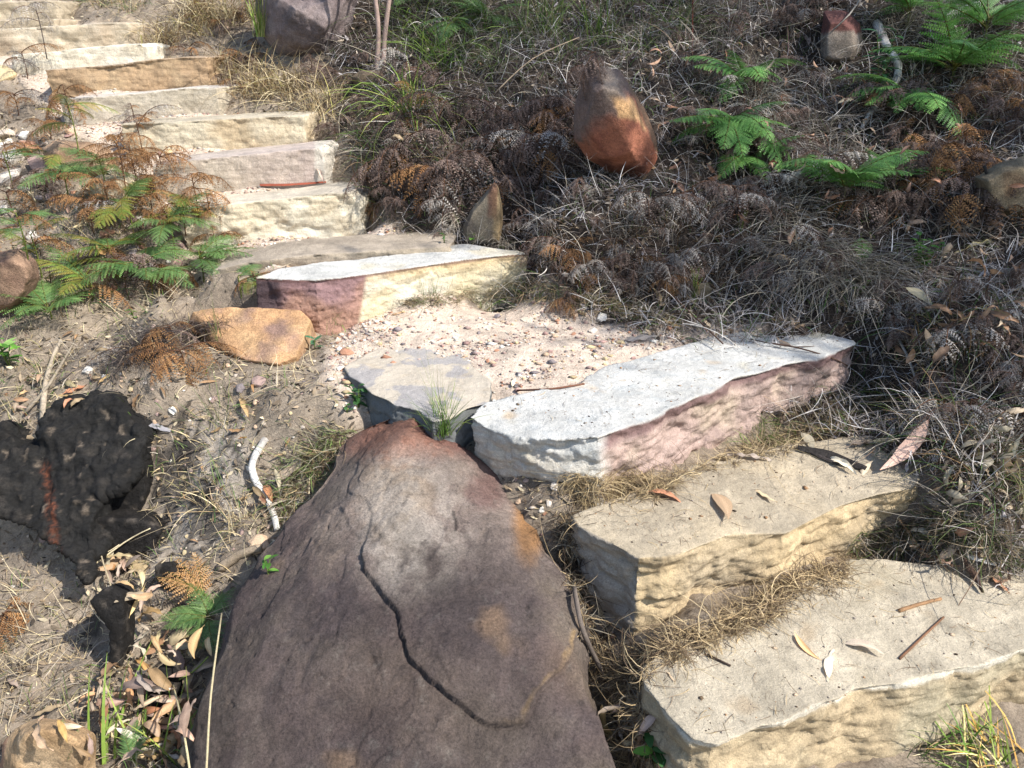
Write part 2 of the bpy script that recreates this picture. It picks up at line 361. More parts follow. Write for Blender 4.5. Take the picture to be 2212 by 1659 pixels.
# ------------------------------------------------------------------ the steps
# lowest
s1 = [(1380,1442),(1388,1478),(1440,1545),(1492,1597),(1548,1610),(1600,1592),(1640,1572),(1700,1556),(1750,1522),(1815,1511),(1850,1489),(1950,1476),(2010,1456),(2100,1440),(2212,1402),(2330,1372),(2420,1290),(2330,1240),(2212,1222),(2050,1222),(1900,1205),(1800,1215),(1700,1270),(1600,1310),(1450,1390)]
def c1(V, Nn, up):
    c = stonecol('cdb58c', 'd3c4a8', 'c6b795', 1)(V, Nn, up)
    u, v = proj(V); n = fbm(V, 18, 3, 4)
    e = np.abs(V[:, 2]-.152); c = mixc(c, lin('efe6d2'), (1-sstep(.006, .014, e))*(1-up)*.8)
    return mixc(c, lin('b08a55'), sstep(.25, .5, fbm(V, 7, 3, 31))*.35*up)
block([atz(u, v, .16) for u, v in s1], -.10, .01, 11, .0055, c1, 'lowest and largest pale slab step, cut off by the bottom right corner of the photo', side=.02, topd=.0022, smooth=1, thr=.8)
s2 = [(1233,1113),(1250,1136),(1310,1168),(1378,1206),(1430,1203),(1486,1191),(1583,1153),(1702,1139),(1760,1108),(1822,1078),(1900,1055),(1978,1042),(2012,1014),(1992,978),(1940,940),(1850,940),(1700,958),(1560,990),(1400,1045),(1290,1090)]
def c2(V, Nn, up):
    c = stonecol('d6bb8c', 'c6b598', 'c2ad8a', 2, 'b39a74')(V, Nn, up)
    c = mixc(c, lin('d8c29c'), up*sstep(-.1, .4, fbm(V, 3, 3, 33))*.8); u, v = proj(V)
    lf = sstep(.2, .6, -Nn[:, 0]-.1*Nn[:, 1])*(1-up); return mixc(c, lin('a9a198'), lf*.8)  # left-facing end greyed: its shade is put into the stone colour
t2 = [atz(u, v, .33) for u, v in s2]
for i in (7, 8, 9, 10, 11): t2[i].z -= .022
b2 = {}
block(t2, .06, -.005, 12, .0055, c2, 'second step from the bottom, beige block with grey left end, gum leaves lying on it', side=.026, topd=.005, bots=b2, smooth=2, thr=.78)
s3 = [(1012,886),(1050,905),(1130,925),(1200,938),(1296,944),(1345,925),(1400,906),(1440,886),(1490,866),(1560,832),(1590,816),(1640,806),(1700,786),(1760,776),(1820,756),(1853,742),(1848,734),(1790,720),(1700,708),(1600,714),(1500,736),(1380,771),(1300,793),(1250,826),(1150,843),(1040,862)]
def c3(V, Nn, up):
    u, v = proj(V); n = fbm(V, 4, 4, 40); m = fbm(V, 16, 4, 41)
    c = np.tile(lin('c7aa9d'), (len(V), 1)); c = mixc(c, lin('cdb89c'), sstep(-.05, .35, n)*.8)
    c = mixc(c, lin('7e5f5d'), (1-sstep(.435, .475, V[:, 2]+m*.01)*0)*sstep(.445, .475, V[:, 2]+m*.015)*.9)
    w = np.maximum(up, 1-sstep(1285, 1325, u+m*15)); w = np.maximum(w, sstep(.492, .502, V[:, 2]))
    wc = mixc(mixc(np.tile(lin('d6d4cd'), (len(V), 1)), lin('c3c6c4'), sstep(.0, .4, fbm(V*np.array([1, 2.2, 1]), 9, 4, 44))*.7), lin('d9cba6'), sstep(.2, .45, fbm(V, 4, 4, 45))*.5); c = c*(1-w[:, None])+wc*w[:, None]; c = mixc(c, lin('d9b47f'), w*sstep(.25, .5, fbm(V, 6, 3, 43))*.6)
    c = mixc(c, lin('e2cfae'), w*(1-sstep(.37, .46, V[:, 2]))*sstep(-.3, .3, n)*.6)
    return c
t3 = [atz(u, v, .50) for u, v in s3]
for i, dz in ((0, -.02), (1, -.035), (2, -.03), (3, -.02), (25, -.01)): t3[i].z += dz
block(t3, .20, -.012, 13, .0055, c3, 'long white-topped step with a pinkish-mauve front face, edging the gravel landing', side=.024, topd=.0055, smooth=2, thr=.72)
s4b = [(1120,539),(1060,534),(1000,526),(900,539),(850,549),(700,566),(600,579)]
def c4(V, Nn, up):
    u, v = proj(V); m = fbm(V, 14, 4, 51); n = fbm(V, 4, 4, 50)
    c = mixc(np.tile(lin('e5d4a9'), (len(V), 1)), lin('efe6d0'), sstep(-.2, .4, n))
    c = mixc(c, lin('d0a464'), sstep(.61, .66, V[:, 2]+m*.02)*.5)
    pu = 1-sstep(788, 800, u+(v-590)*.18+m*5); pc = mixc(np.tile(lin('a07c7c'), (len(V), 1)), lin('b88b74'), sstep(-.3, .3, n-(V[:, 2]-.58)*6))
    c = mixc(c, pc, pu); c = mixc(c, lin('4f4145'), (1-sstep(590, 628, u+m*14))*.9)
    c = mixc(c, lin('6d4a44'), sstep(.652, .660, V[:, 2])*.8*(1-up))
    w = np.maximum(sstep(.6, .75, Nn[:, 2]), sstep(.667, .672, V[:, 2]))
    wc = mixc(mixc(np.tile(lin('d6d4cd'), (len(V), 1)), lin('c6c6be'), sstep(.0, .4, fbm(V*np.array([1, 2.5, 1]), 10, 4, 54))*.7), lin('dccba0'), sstep(.15, .4, fbm(V, 4, 4, 55))*.5); return c*(1-w[:, None])+wc*w[:, None]
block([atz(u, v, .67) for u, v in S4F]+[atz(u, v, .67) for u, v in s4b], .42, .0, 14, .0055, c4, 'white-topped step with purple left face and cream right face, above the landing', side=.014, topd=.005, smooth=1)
SC = {'S5': ('b39a76', 'bda686', 'c2aa84', None, 'weathered tan step almost buried, just behind the purple-faced step', .014),
 'S6': ('e2ca97', 'dcc9a6', 'e8dcb8', 'c6a468', 'cream step with rough undercut front, second above the purple-faced step', .020),
 'S7': ('cbb491', 'cdb8a4', 'c9ab94', None, 'beige step with an even tooled face and red bark lying in front', .009),
 'S8': ('dcc797', 'd4c096', 'd4b272', 'e6dcc0', 'pale yellow step with grey tinges, third below the ochre step', .014),
 'S9': ('cbb791', 'd8c8b2', 'd2c0a2', None, 'smooth beige step with greenish left end, directly below the ochre step', .007),
 'S10': ('c0924e', 'c4a070', 'cda25c', 'a88452', 'ochre brown step, the darkest yellow of the flight', .018),
 'S11': ('ecdcb4', 'ece0c2', 'f0e6cc', None, 'low bright cream step directly above the ochre step', .012),
 'S12': ('d6bd90', 'dcc8a2', 'd0b080', 'e0d0ac', 'layered sandy step second above the ochre step, reaching the left edge', .018),
 'S13': ('c2a878', 'c8b088', 'cdb284', None, 'thin tan step at the upper left edge below the highest step', .010),
 'S14': ('ccb486', 'ccb692', 'bca478', None, 'highest visible step, tan block cut off by the top left corner', .014)}
SC['S8'] = SC['S8'][:4]+('pale yellow step two below the ochre step', .014)
for k, (nm, e, a, b, h) in enumerate(UP):
    F, hh = STEP[nm]; fc, tcx, al, ru, lab, sd = SC[nm]
    back = [Vector((p.x+(.02 if i == len(F)-1 else -.02 if i == 0 else 0), p.y+.33, p.z-.0)) for i, p in reversed(list(enumerate(F)))]
    zt = sum(p.z for p in F)/len(F)
    def cf(V, Nn, up, fc=fc, tcx=tcx, al=al, ru=ru, k=k, nm=nm):
        c = stonecol(fc, tcx, al, 60+k*5, ru)(V, Nn, up)
        if nm == 'S7': u, v = proj(V); c = mixc(c, lin('c9ab9c'), sstep(.3, .9, (u-330)/370+fbm(V, 3, 2, 3)*.4)*.6); c = mixc(c, lin('e3d6bb'), sstep(676, 684, u)*.8)
        if nm == 'S9': u, v = proj(V); c = mixc(c, lin('7f8a74'), (1-sstep(140, 158, u))*.6)
        return c
    cf0 = cf; cf = lambda V, Nn, up, cf0=cf0: desat(cf0(V, Nn, up), .32)*1.06
    block(F+back, zt-hh-.09, .004, 70+k, .008 if k < 6 else .011, cf, lab, side=sd, topd=.004, smooth=1)
# ------------------------------------------------------------------ the great boulder: sloping slab with a raised flake
bo = [(868,862),(905,872),(945,905),(990,955),(1050,1005),(1110,1050),(1150,1110),(1170,1185),(1205,1225),(1238,1270),(1252,1330),(1245,1400),(1262,1470),(1292,1560),(1315,1659),(1350,1900),(400,1900),(418,1659),(428,1520),(480,1400),(520,1280),(560,1200),(600,1150),(640,1095),(680,1050),(712,1000),(722,960),(745,935),(800,905)]
def bz(u, v):   # height of the slab's surface along the sight lines
    t = (v-880)/(1659-880); t = max(t, -.03); z = .47-.36*min(max(t, 0), 1)**.9-.12*max(t-1, 0)
    um = 870+(v-880)*.0; s = (u-um)/(90+max(v-880, 0)*.56); return z+.012-.055*min(abs(s), 1.3)**2
bp = []
for u, v in bo: bp.append(atz(u, v, bz(u, v)-.02))
inn = [(880,930),(820,980),(950,985),(760,1080),(880,1080),(1010,1080),(1090,1130),(680,1200),(800,1200),(950,1200),(1100,1230),(600,1320),(750,1330),(900,1340),(1050,1340),(1180,1330),(520,1480),(680,1480),(840,1480),(1000,1500),(1140,1480),(500,1640),(700,1640),(900,1640),(1100,1640),(1240,1620),(600,1800),(850,1800),(1100,1800)]
ip = [atz(u, v, bz(u, v)+.012*math.sin(u*.013+v*.009)) for u, v in inn]
bm = bmesh.new(); from mathutils.geometry import delaunay_2d_cdt
allp = bp+ip; nb = len(bp)
r = delaunay_2d_cdt([Vector((p.x, p.y)) for p in allp], [(i, (i+1) % nb) for i in range(nb)], [], 1, 1e-5)
vz = []
for i, c in enumerate(r[0]):
    o_ = r[3][i][0] if r[3][i] else 0; vz.append(bm.verts.new((c.x, c.y, allp[o_].z)))
for f in r[2]: bm.faces.new([vz[i] for i in f])
# skirt down to the ground and below
bm.edges.ensure_lookup_table(); rim = [e for e in bm.edges if len(e.link_faces) == 1]
low = {}
cb = sum((p for p in bp), Vector())/nb
for e in rim:
    for w_ in e.verts:
        if w_ not in low:
            d = Vector((w_.co.x-cb.x, w_.co.y-cb.y, 0)).normalized()*.045
            low[w_] = (bm.verts.new((w_.co.x+d.x, w_.co.y+d.y, w_.co.z-.10)), bm.verts.new((w_.co.x+d.x*.6, w_.co.y+d.y*.6, min(w_.co.z-.25, -.12))))
for e in rim:
    a_, b_ = e.verts
    bm.faces.new((a_, b_, low[b_][0], low[a_][0])); bm.faces.new((low[a_][0], low[b_][0], low[b_][1], low[a_][1]))
bmesh.ops.holes_fill(bm, edges=[e for e in bm.edges if len(e.link_faces) == 1], sides=0)
bmesh.ops.triangulate(bm, faces=bm.faces[:])
me = solid('boulder', bm, .0048, 12); V, Nn = arr(me); u, v = proj(V)
flake = [(805,1080),(798,1120),(782,1190),(790,1235),(830,1290),(862,1330),(872,1385),(888,1425),(925,1465),(965,1500),(1010,1530),(1050,1555),(1105,1566),(1135,1560),(1160,1500),(1215,1440),(1246,1395),(1270,1300),(1200,1200),(1175,1100),(1060,1000),(900,1000)]
nw = fbm(V, 14, 4, 80)
sd = poly_sd(u+nw*14+fbm(V, 60, 3, 79)*3, v+fbm(V, 14, 4, 81)*14, flake)
left = sstep(1150, 1230, u)*.45
amp = (.015*sstep(1060, 1250, v)*(1-left)+.002)*(.8+.4*nw)
lip = amp*(1-sstep(-2.5, 2.5, sd))*(1-sstep(-260, -40, sd)*0)
fad = 1-sstep(40, 300, -sd)*.75
hol = .004*(1-sstep(0, 6, np.abs(sd-4)))*sstep(1150, 1300, v)*(1-left)
curve2 = np.abs(v-(1345+90*((u-735)/75)**2)); w2 = (1-sstep(2, 26, curve2))*(np.abs(u-735) < 90)
crack = (1-sstep(1.5, 4, np.abs(u-(982+fbm(V, 20, 2, 3)*8))))*(v > 1105)*(v < 1150)
up = sstep(.5, .8, Nn[:, 2])
d = lip*fad-hol-w2*.003+fbm(V, 2.2, 3, 82)*.022-(scallop(V, 2.6, 92, .4)-.33)*.030-(scallop(V, 9, 93)-.33)*.006+fbm(V, 8, 4, 83)*.006-.004*sstep(.35, .5, fbm(V, 34, 2, 94))-hair(V, 3.2, 97, .014)*.004-hair(V, 9, 98, .02)*.0018+fbm(V, 34, 4, 84, .6)*.0028+fbm(V, 120, 2, 85)*.001
d += np.floor(fbm(V*np.array([1, .5, 1]), 4.5, 3, 90)*4+.5)*.0035
V2 = V+Nn*d[:, None]; put(me, V2)
n = fbm(V, 5, 4, 86); m = fbm(V, 18, 4, 87)
c = mixc(np.tile(lin('77645f'), (len(V), 1)), lin('887868'), sstep(-.25, .35, n)); c = mixc(c, lin('65585a'), sstep(.0, .4, fbm(V, 4, 4, 88))*.6)
c = mixc(c, lin('5a5050'), sstep(.1, .45, m)*.6)
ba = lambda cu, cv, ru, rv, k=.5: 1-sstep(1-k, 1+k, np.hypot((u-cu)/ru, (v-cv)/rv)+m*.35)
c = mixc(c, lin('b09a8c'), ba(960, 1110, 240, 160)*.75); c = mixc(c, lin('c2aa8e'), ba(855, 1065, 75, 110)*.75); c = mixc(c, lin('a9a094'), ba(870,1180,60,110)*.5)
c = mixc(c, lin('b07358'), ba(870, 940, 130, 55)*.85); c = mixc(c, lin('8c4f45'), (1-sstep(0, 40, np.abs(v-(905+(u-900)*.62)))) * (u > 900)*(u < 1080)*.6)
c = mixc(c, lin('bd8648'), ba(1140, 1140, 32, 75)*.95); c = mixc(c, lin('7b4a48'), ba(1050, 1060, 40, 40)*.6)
c = mixc(c, lin('bc9860'), (1-sstep(1, 10+8*n, np.abs(sd+10+m*14)))*sstep(1040, 1130, u)*sstep(1300, 1380, v)*(.4+.6*sstep(-.2, .2, m))*.8)
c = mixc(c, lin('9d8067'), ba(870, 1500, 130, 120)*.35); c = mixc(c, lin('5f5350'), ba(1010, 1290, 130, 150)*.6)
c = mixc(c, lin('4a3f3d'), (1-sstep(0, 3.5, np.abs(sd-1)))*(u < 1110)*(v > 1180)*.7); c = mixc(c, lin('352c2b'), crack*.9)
c = mixc(c, lin('a07a4c'), (1-sstep(.02, .12, np.hypot(V[:, 0]-ip[14].x-.2, V[:, 1]-ip[14].y+.06)))*.2)
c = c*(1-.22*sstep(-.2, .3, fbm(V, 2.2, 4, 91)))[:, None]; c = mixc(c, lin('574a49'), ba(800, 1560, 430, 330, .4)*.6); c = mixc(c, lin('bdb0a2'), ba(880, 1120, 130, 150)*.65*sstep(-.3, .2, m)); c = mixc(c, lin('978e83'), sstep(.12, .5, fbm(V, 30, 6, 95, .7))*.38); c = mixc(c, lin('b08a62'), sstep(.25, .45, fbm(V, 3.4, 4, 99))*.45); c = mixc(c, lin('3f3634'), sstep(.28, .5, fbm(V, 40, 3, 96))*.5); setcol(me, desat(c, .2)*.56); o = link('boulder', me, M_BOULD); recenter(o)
tag(o, 'huge purple-brown sandstone boulder with a raised flake and orange tip, beside the lowest steps', 'boulder')
# ------------------------------------------------------------------ other rocks, as rounded hulls
def hull(ring, y0, dep, seed, label, colf, name='rock', cat='rock', group=None, voxel=.007, smooth=6, amp=.010, extra=(), shrink=.62, slope=0., mat=None, sideamp=None, perch=None):
    vb = max(p[1] for p in ring)-12; ub = sum(p[0] for p in ring)/len(ring); y0 = (gp(ub, vb).y+dep*.30) if vb < 1600 else y0
    if perch: y0 = gp(*perch).y+dep*.25
    cu = sum(p[0] for p in ring)/len(ring); cv = sum(p[1] for p in ring)/len(ring); pts = []
    for u, v in ring:
        ym = y0-slope*(v-cv)/100*1.0
        pts.append(aty(u, v, ym)); pts.append(aty(cu+(u-cu)*shrink, cv+(v-cv)*shrink, ym-dep*.45)); pts.append(aty(cu+(u-cu)*.8, cv+(v-cv)*.8, ym+dep*.7))
    for u, v, dy in extra: pts.append(aty(u, v, y0+dy))
    bm = bmesh.new(); [bm.verts.new(p) for p in pts]; bmesh.ops.convex_hull(bm, input=bm.verts[:])
    bmesh.ops.delete(bm, geom=[w_ for w_ in bm.verts if not w_.link_faces], context='VERTS')
    me = solid(name, bm, voxel, smooth); V, Nn = arr(me)
    d = fbm(V, 6, 3, seed)*amp*.8+fbm(V, 22, 4, seed+1, .6)*amp*.22-(scallop(V, 5, seed+2, .4)-.33)*amp*1.6-(scallop(V, 14, seed+3)-.33)*amp*.35+fbm(V, 90, 2, seed+4)*.0015
    V2 = V+Nn*d[:, None]; put(me, V2); setcol(me, desat(colf(V2, Nn, sstep(.6, .85, Nn[:, 2])), .25)*.9)
    o = link(name, me, mat or M_BOULD); recenter(o); return tag(o, label, cat, group)
def cB2(V, Nn, up):
    u, v = proj(V); m = fbm(V, 10, 4, 101); k = fbm(V, 30, 3, 102); c = np.tile(lin('b0643e'), (len(V), 1)); c = mixc(c, lin('8a4a34'), sstep(-.05, .3, m)*.8)
    ridge = u-(1352+(v-180)*.42)        # the ridge that runs down the right side
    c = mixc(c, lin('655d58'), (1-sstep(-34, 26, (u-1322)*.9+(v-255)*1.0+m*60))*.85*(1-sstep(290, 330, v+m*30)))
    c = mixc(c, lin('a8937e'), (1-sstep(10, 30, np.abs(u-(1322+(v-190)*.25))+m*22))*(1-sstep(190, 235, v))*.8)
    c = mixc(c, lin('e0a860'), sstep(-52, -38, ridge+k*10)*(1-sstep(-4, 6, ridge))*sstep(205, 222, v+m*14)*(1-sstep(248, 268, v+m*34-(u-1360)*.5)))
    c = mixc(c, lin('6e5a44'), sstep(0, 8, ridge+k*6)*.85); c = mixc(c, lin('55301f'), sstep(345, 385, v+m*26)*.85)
    return c
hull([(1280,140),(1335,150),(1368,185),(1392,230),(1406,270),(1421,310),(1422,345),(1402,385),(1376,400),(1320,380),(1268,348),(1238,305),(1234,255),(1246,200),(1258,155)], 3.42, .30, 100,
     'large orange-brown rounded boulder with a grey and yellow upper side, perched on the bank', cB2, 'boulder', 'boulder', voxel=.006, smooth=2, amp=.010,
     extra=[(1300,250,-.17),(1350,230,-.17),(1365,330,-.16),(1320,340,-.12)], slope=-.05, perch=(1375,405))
cs = lambda a, b, s, c_=None: (lambda V, Nn, up: mixc(mixc(mixc(np.tile(lin(a), (len(V), 1)), lin(b), sstep(-.2, .3, fbm(V, 7, 4, s))), lin(a)*.7, sstep(.1, .4, fbm(V, 16, 4, s+1))*.6), lin(c_ or a), sstep(.1, .3, fbm(V, 5, 3, s+2))*(.8 if c_ else 0)))
hull([(548,-60),(550,30),(565,85),(600,118),(650,136),(715,130),(740,95),(765,40),(790,-60)], 4.95, .4, 110, 'big purplish-grey boulder at the top edge between dry grass and the stair', cs('7c6b69', '8d7c78', 111, '6a5e60'), 'boulder', 'boulder', voxel=.009, amp=.02, extra=[(640,20,-.3),(700,60,-.26)])
def cR3(V, Nn, up):
    u, v = proj(V); m = fbm(V, 14, 4, 121); c = mixc(np.tile(lin('8f8068'), (len(V), 1)), lin('77695a'), sstep(-.2, .3, m))
    c = mixc(c, lin('a58a5c'), sstep(-4, 8, u-1062-m*10)); return mixc(c, lin('6f4532'), (1-sstep(6, 14, np.abs(u-(1065+m*8))))*(1-sstep(440, 490, v+m*60))*.8)
hull([(1068,392),(1076,400),(1084,440),(1086,485),(1082,530),(1040,540),(996,535),(998,490),(1015,455),(1040,425)], 3.28, .16, 120, 'pointed triangular grey slab standing behind the white-topped step', cR3, voxel=.006, smooth=2, amp=.004, extra=[(1055,470,-.085)], shrink=.8)
def cR4(V, Nn, up):
    m = fbm(V, 9, 4, 131); c = mixc(np.tile(lin('bd8a4e'), (len(V), 1)), lin('a87c55'), sstep(-.1, .3, m)); c = mixc(c, lin('8a6a60'), sstep(.1, .4, fbm(V, 7, 4, 132))*.7)
    u, v = proj(V); c = mixc(c, lin('c99d5e'), sstep(-.1, .3, fbm(V, 5, 3, 133))*.6); return mixc(c, lin('6b5238'), (1-sstep(-8, 30, u-(410+(v-680)*.9)))*.8)  # left edge coloured darker to stand in for its shade
t4 = [atz(*a) for a in [(415,672,.55),(470,664,.565),(540,665,.57),(650,668,.56),(672,690,.54)]]
f4 = [atz(*a) for a in [(655,735,.50),(640,770,.47),(600,786,.455),(530,778,.455),(470,752,.465),(430,725,.48),(405,700,.50)]]
bm = bmesh.new()
for p in t4+f4: bm.verts.new(p); bm.verts.new(p+Vector((0, .10, -.13)))
bmesh.ops.convex_hull(bm, input=bm.verts[:]); bmesh.ops.delete(bm, geom=[w_ for w_ in bm.verts if not w_.link_faces], context='VERTS')
me = solid('rock', bm, .005, 3); V, Nn = arr(me); V2 = V+Nn*(fbm(V, 6, 3, 5)*.010+fbm(V, 25, 4, 6)*.004)[:, None]; put(me, V2); setcol(me, desat(cR4(V2, Nn, None), .28)); o = recenter(link('rock', me, M_BOULD)); tag(o, 'flat orange sandstone rock with a sloping face at the left end of the landing', 'rock')
hull([(1778,22),(1830,22),(1858,52),(1862,110),(1850,150),(1795,152),(1770,140),(1768,80)], 3.75, .3, 140, 'grey rock with dark red cracked cap, high on the bank left of ferns', lambda V, Nn, up: mixc(cs('8a7a6a', '9a8a7c', 141)(V, Nn, up), lin('6b3f38'), 1-sstep(62, 72, proj(V)[1]+fbm(V, 9, 3, 7)*20)), voxel=.009, smooth=3)
hull([(2100,380),(2150,350),(2212,335),(2290,350),(2300,440),(2230,490),(2160,485),(2105,445)], 2.62, .26, 150, 'tan rounded rock cut off by the right edge', cs('7c6c4f', '8f7c5c', 151, '7c5a3c'), voxel=.008)
hull([(1482,640),(1500,615),(1530,608),(1542,625),(1535,650),(1510,668),(1485,664)], 2.62, .10, 160, 'small mossy brown stone at the foot of the bank behind the landing', cs('6d6143', '7c6d50', 161), voxel=.005)
hull([(-60,560),(-20,540),(40,535),(80,560),(90,600),(70,650),(30,690),(-40,700),(-80,640)], 2.95, .28, 170, 'brown rock on the left edge behind the green ferns', cs('8e6a52', 'a47f60', 171, '6b4f46'), voxel=.008)
hull([(5,1600),(30,1565),(80,1545),(150,1555),(210,1590),(215,1700),(20,1760),(-10,1670)], 1.33, .18, 180, 'smooth yellow-orange rock in the bottom left corner under leaves', cs('c49a62', 'd2ae7c', 181, 'b07a58'), voxel=.006)
hull([(90,320),(120,300),(190,305),(240,325),(250,370),(200,395),(120,392),(95,360)], 3.95, .24, 190, 'brown-orange rock left of the pale yellow step, behind thin bracken', cs('a37d58', 'b58f68', 191), voxel=.009, smooth=3)
hull([(188,395),(215,378),(280,380),(305,410),(290,445),(230,448),(195,430)], 3.72, .2, 195, 'cream angular rock below the brown-orange one', cs('d3bf94', 'dccda8', 196), voxel=.008, smooth=2)
hull([(165,580),(195,562),(232,566),(244,600),(235,632),(190,636),(170,610)], 3.05, .14, 200, 'yellow-white stone half hidden behind the left ferns', cs('d0b98c', 'dcccae', 201, 'c69a58'), voxel=.006, smooth=3)
hull([(755,165),(780,150),(825,152),(838,180),(825,205),(770,205)], 4.45, .16, 210, 'small brown rock in the grass right of the stair', cs('6d5b47', '7f6a4f', 211), voxel=.008)
hull([(1445,-60),(1450,0),(1500,28),(1560,25),(1590,-10),(1590,-60)], 4.35, .3, 215, 'dark grey rock at the top edge above the orange boulder', cs('4f4a48', '5f5955', 216), voxel=.01)
hull([(1668,205),(1690,192),(1712,200),(1716,225),(1700,246),(1675,240)], 3.45, .10, 218, 'fist-sized brown stone behind the pale wispy grass', cs('7a5540', '8a6648', 219), voxel=.006)
hull([(1715,-30),(1722,10),(1760,25),(1830,12),(1850,-30)], 4.3, .2, 222, 'dark red-brown rock at the top edge above the cracked rock', cs('54403a', '664e46', 223), voxel=.01)
# grey slab at the left rim of the landing
sl_ = [(742,795),(752,812),(775,826),(800,850),(832,862),(850,874),(905,888),(935,912),(975,905),(1012,880),(1060,868),(1062,820),(1020,790),(1005,748),(930,735),(880,752),(850,738),(790,762)]
def cSl(V, Nn, up):
    m = fbm(V, 6, 4, 231); n = fbm(V, 20, 4, 232); c = mixc(np.tile(lin('c6b9a5'), (len(V), 1)), lin('aaa4a0'), (sstep(.02, .06, m)))
    c = mixc(c, lin('c4b39a'), sstep(.1, .4, n)*.6*up); return mixc(c, lin('6f7272'), 1-up)  # sides get a dark grey, painting in the shade below the rim
block([atz(u, v, .472) for u, v in sl_], .30, .0, 23, .005, cSl, 'flat grey slab with a rough shaded side, sunk in the left rim of the landing', mat=M_FLAT, name='flagstone', cat='flat stone', group=None, side=.014, topd=.007, smooth=1)
# ------------------------------------------------------------------ small loose stones, one mesh each
def stone_mesh(seed, flat=.6):
    bm = bmesh.new(); r_ = random.Random(seed)
    for i in range(16):
        a, b = r_.uniform(0, 6.283), r_.uniform(-1, 1); q = math.sqrt(1-b*b); bm.verts.new((q*math.cos(a)*r_.uniform(.75, 1.1), q*math.sin(a)*r_.uniform(.6, .95), b*flat))
    bmesh.ops.convex_hull(bm, input=bm.verts[:]); bmesh.ops.delete(bm, geom=[w_ for w_ in bm.verts if not w_.link_faces], context='VERTS')
    bmesh.ops.bevel(bm, geom=bm.edges[:]+bm.verts[:], offset=.09, segments=2, affect='EDGES', profile=.6)
    me = bpy.data.meshes.new('stone'); bm.to_mesh(me); bm.free(); return me
PEBC = ['e2d6c8', 'd0b498', 'b98a70', 'cfc0b0', 'a89088', 'efe8dc', 'b09088', 'd0bc94', '8f8585', 'c8aea0']
STM = []
for i in range(20):
    me = stone_mesh(500+i, .4+.3*(i % 3)/2); setcol(me, lin(PEBC[i % 10])); me.materials.append(M_FLAT)
    for p in me.polygons: p.use_smooth = False
    STM.append(me)
def stone(u, v, size, ci, label, group=None, q=None):
    q = q or gp(u, v); me = STM[ci % 20]; o = bpy.data.objects.new('stone', me); COL.objects.link(o)
    o.location = q+Vector((0, 0, size*.15)); n = Hn(q.x, q.y, .08)
    o.rotation_euler = (n.to_track_quat('Z', 'Y').to_matrix()@Euler((random.uniform(-.2, .2), random.uniform(-.2, .2), random.uniform(0, 6.3))).to_matrix()).to_euler()
    o.scale = (size*random.uniform(.8, 1.2), size, size*random.uniform(.8, 1.1)); return tag(o, label, 'stone', group)
for a in [(558,828,.034,4,'pink squared stone on the dirt below the orange rock'),(520,842,.028,8,'mauve stone beside the pink squared stone'),(750,765,.03,2,'flat red stone at the left rim of the gravel landing'),
          (735,800,.018,0,'cream stone left of the grey slab'),(1225,633,.03,6,'reddish stone at the foot of the bank right of the white-topped step'),(1340,742,.022,7,'yellowish stone on the landing'),
          (375,890,.02,5,'white stone by the top of the charred stump'),(192,810,.022,5,'bright white stone on the dirt left of the rusty fern'),(215,1002,.018,2,'orange stone lodged in the front of the charred stump'),
          (1300,690,.03,5,'pale lump at the back rim of the landing'),(1280,717,.026,0,'small pale stone in front of the pale lump'),(1075,686,.022,8,'mauve pebble near the middle of the landing'),
          (1130,995,.022,0,'cream stone in the gap between boulder and white-topped step'),(1200,1052,.022,0,'rounded cream stone in the straw below the white-topped step'),(1150,1030,.016,3,'grey pebble next to the rounded cream stone'),
          (1360,684,.024,5,'white stone under the fern at the back of the landing'),(1045,958,.018,1,'tan chip beside the boulder top'),(560,1180,.05,1,'flat tan stone by the white stick'),
          (30,350,.08,5,'pale stone in the pile at the left edge, topmost one'),(60,330,.08,2,'orange stone in the pile at the left edge'),(20,385,.08,0,'cream stone low in the pile at the left edge'),(85,360,.07,4,'pinkish stone at the right of the left-edge pile'),
          (8,300,.08,3,'grey-beige stone behind the left-edge pile'),(10,165,.08,7,'yellow stone at the left edge beside the ochre step'),(720,700,.02,5,'white pebble beside the little green sprout'),(1060,650,.014,0,'round white pebble in front of the cream face'),
          (840,1030-60,.0001,0,'')][:-1]: stone(*a)
grp = 'loose stones on the landing'
for i in range(70):
    u, v = random.uniform(690, 1450), random.uniform(655, 850)
    if v > 800 and u > 1050 or u < 800 and v > 780: continue
    stone(u, v, random.uniform(.006, .014)*(1.2 if u < 800 else 1), random.randrange(20), 'small loose stone lying on the sandy landing gravel', grp)
for i in range(150):
    u, v = random.uniform(60, 720), random.uniform(700, 1230); stone(u, v, random.uniform(.004, .014), random.choice([0, 5, 1, 3, 7, 4, 9]), 'small pale stone on the dirt bank left of the landing', 'pale stones on the left dirt bank')
for i in range(26):
    t = random.random(); u, v = 1060+t*190+random.uniform(-30, 30), 960+t*200+random.uniform(-20, 40); stone(u, v, random.uniform(.005, .013), random.randrange(20), 'small stone in the gap between the boulder and the steps', 'stones between boulder and steps')
for i in range(55):
    u, v = random.uniform(-10, 420), random.uniform(290, 640); stone(u, v, random.uniform(.012, .04), random.randrange(20), 'broken stone in the rubble left of the stair', 'rubble stones left of the stair')
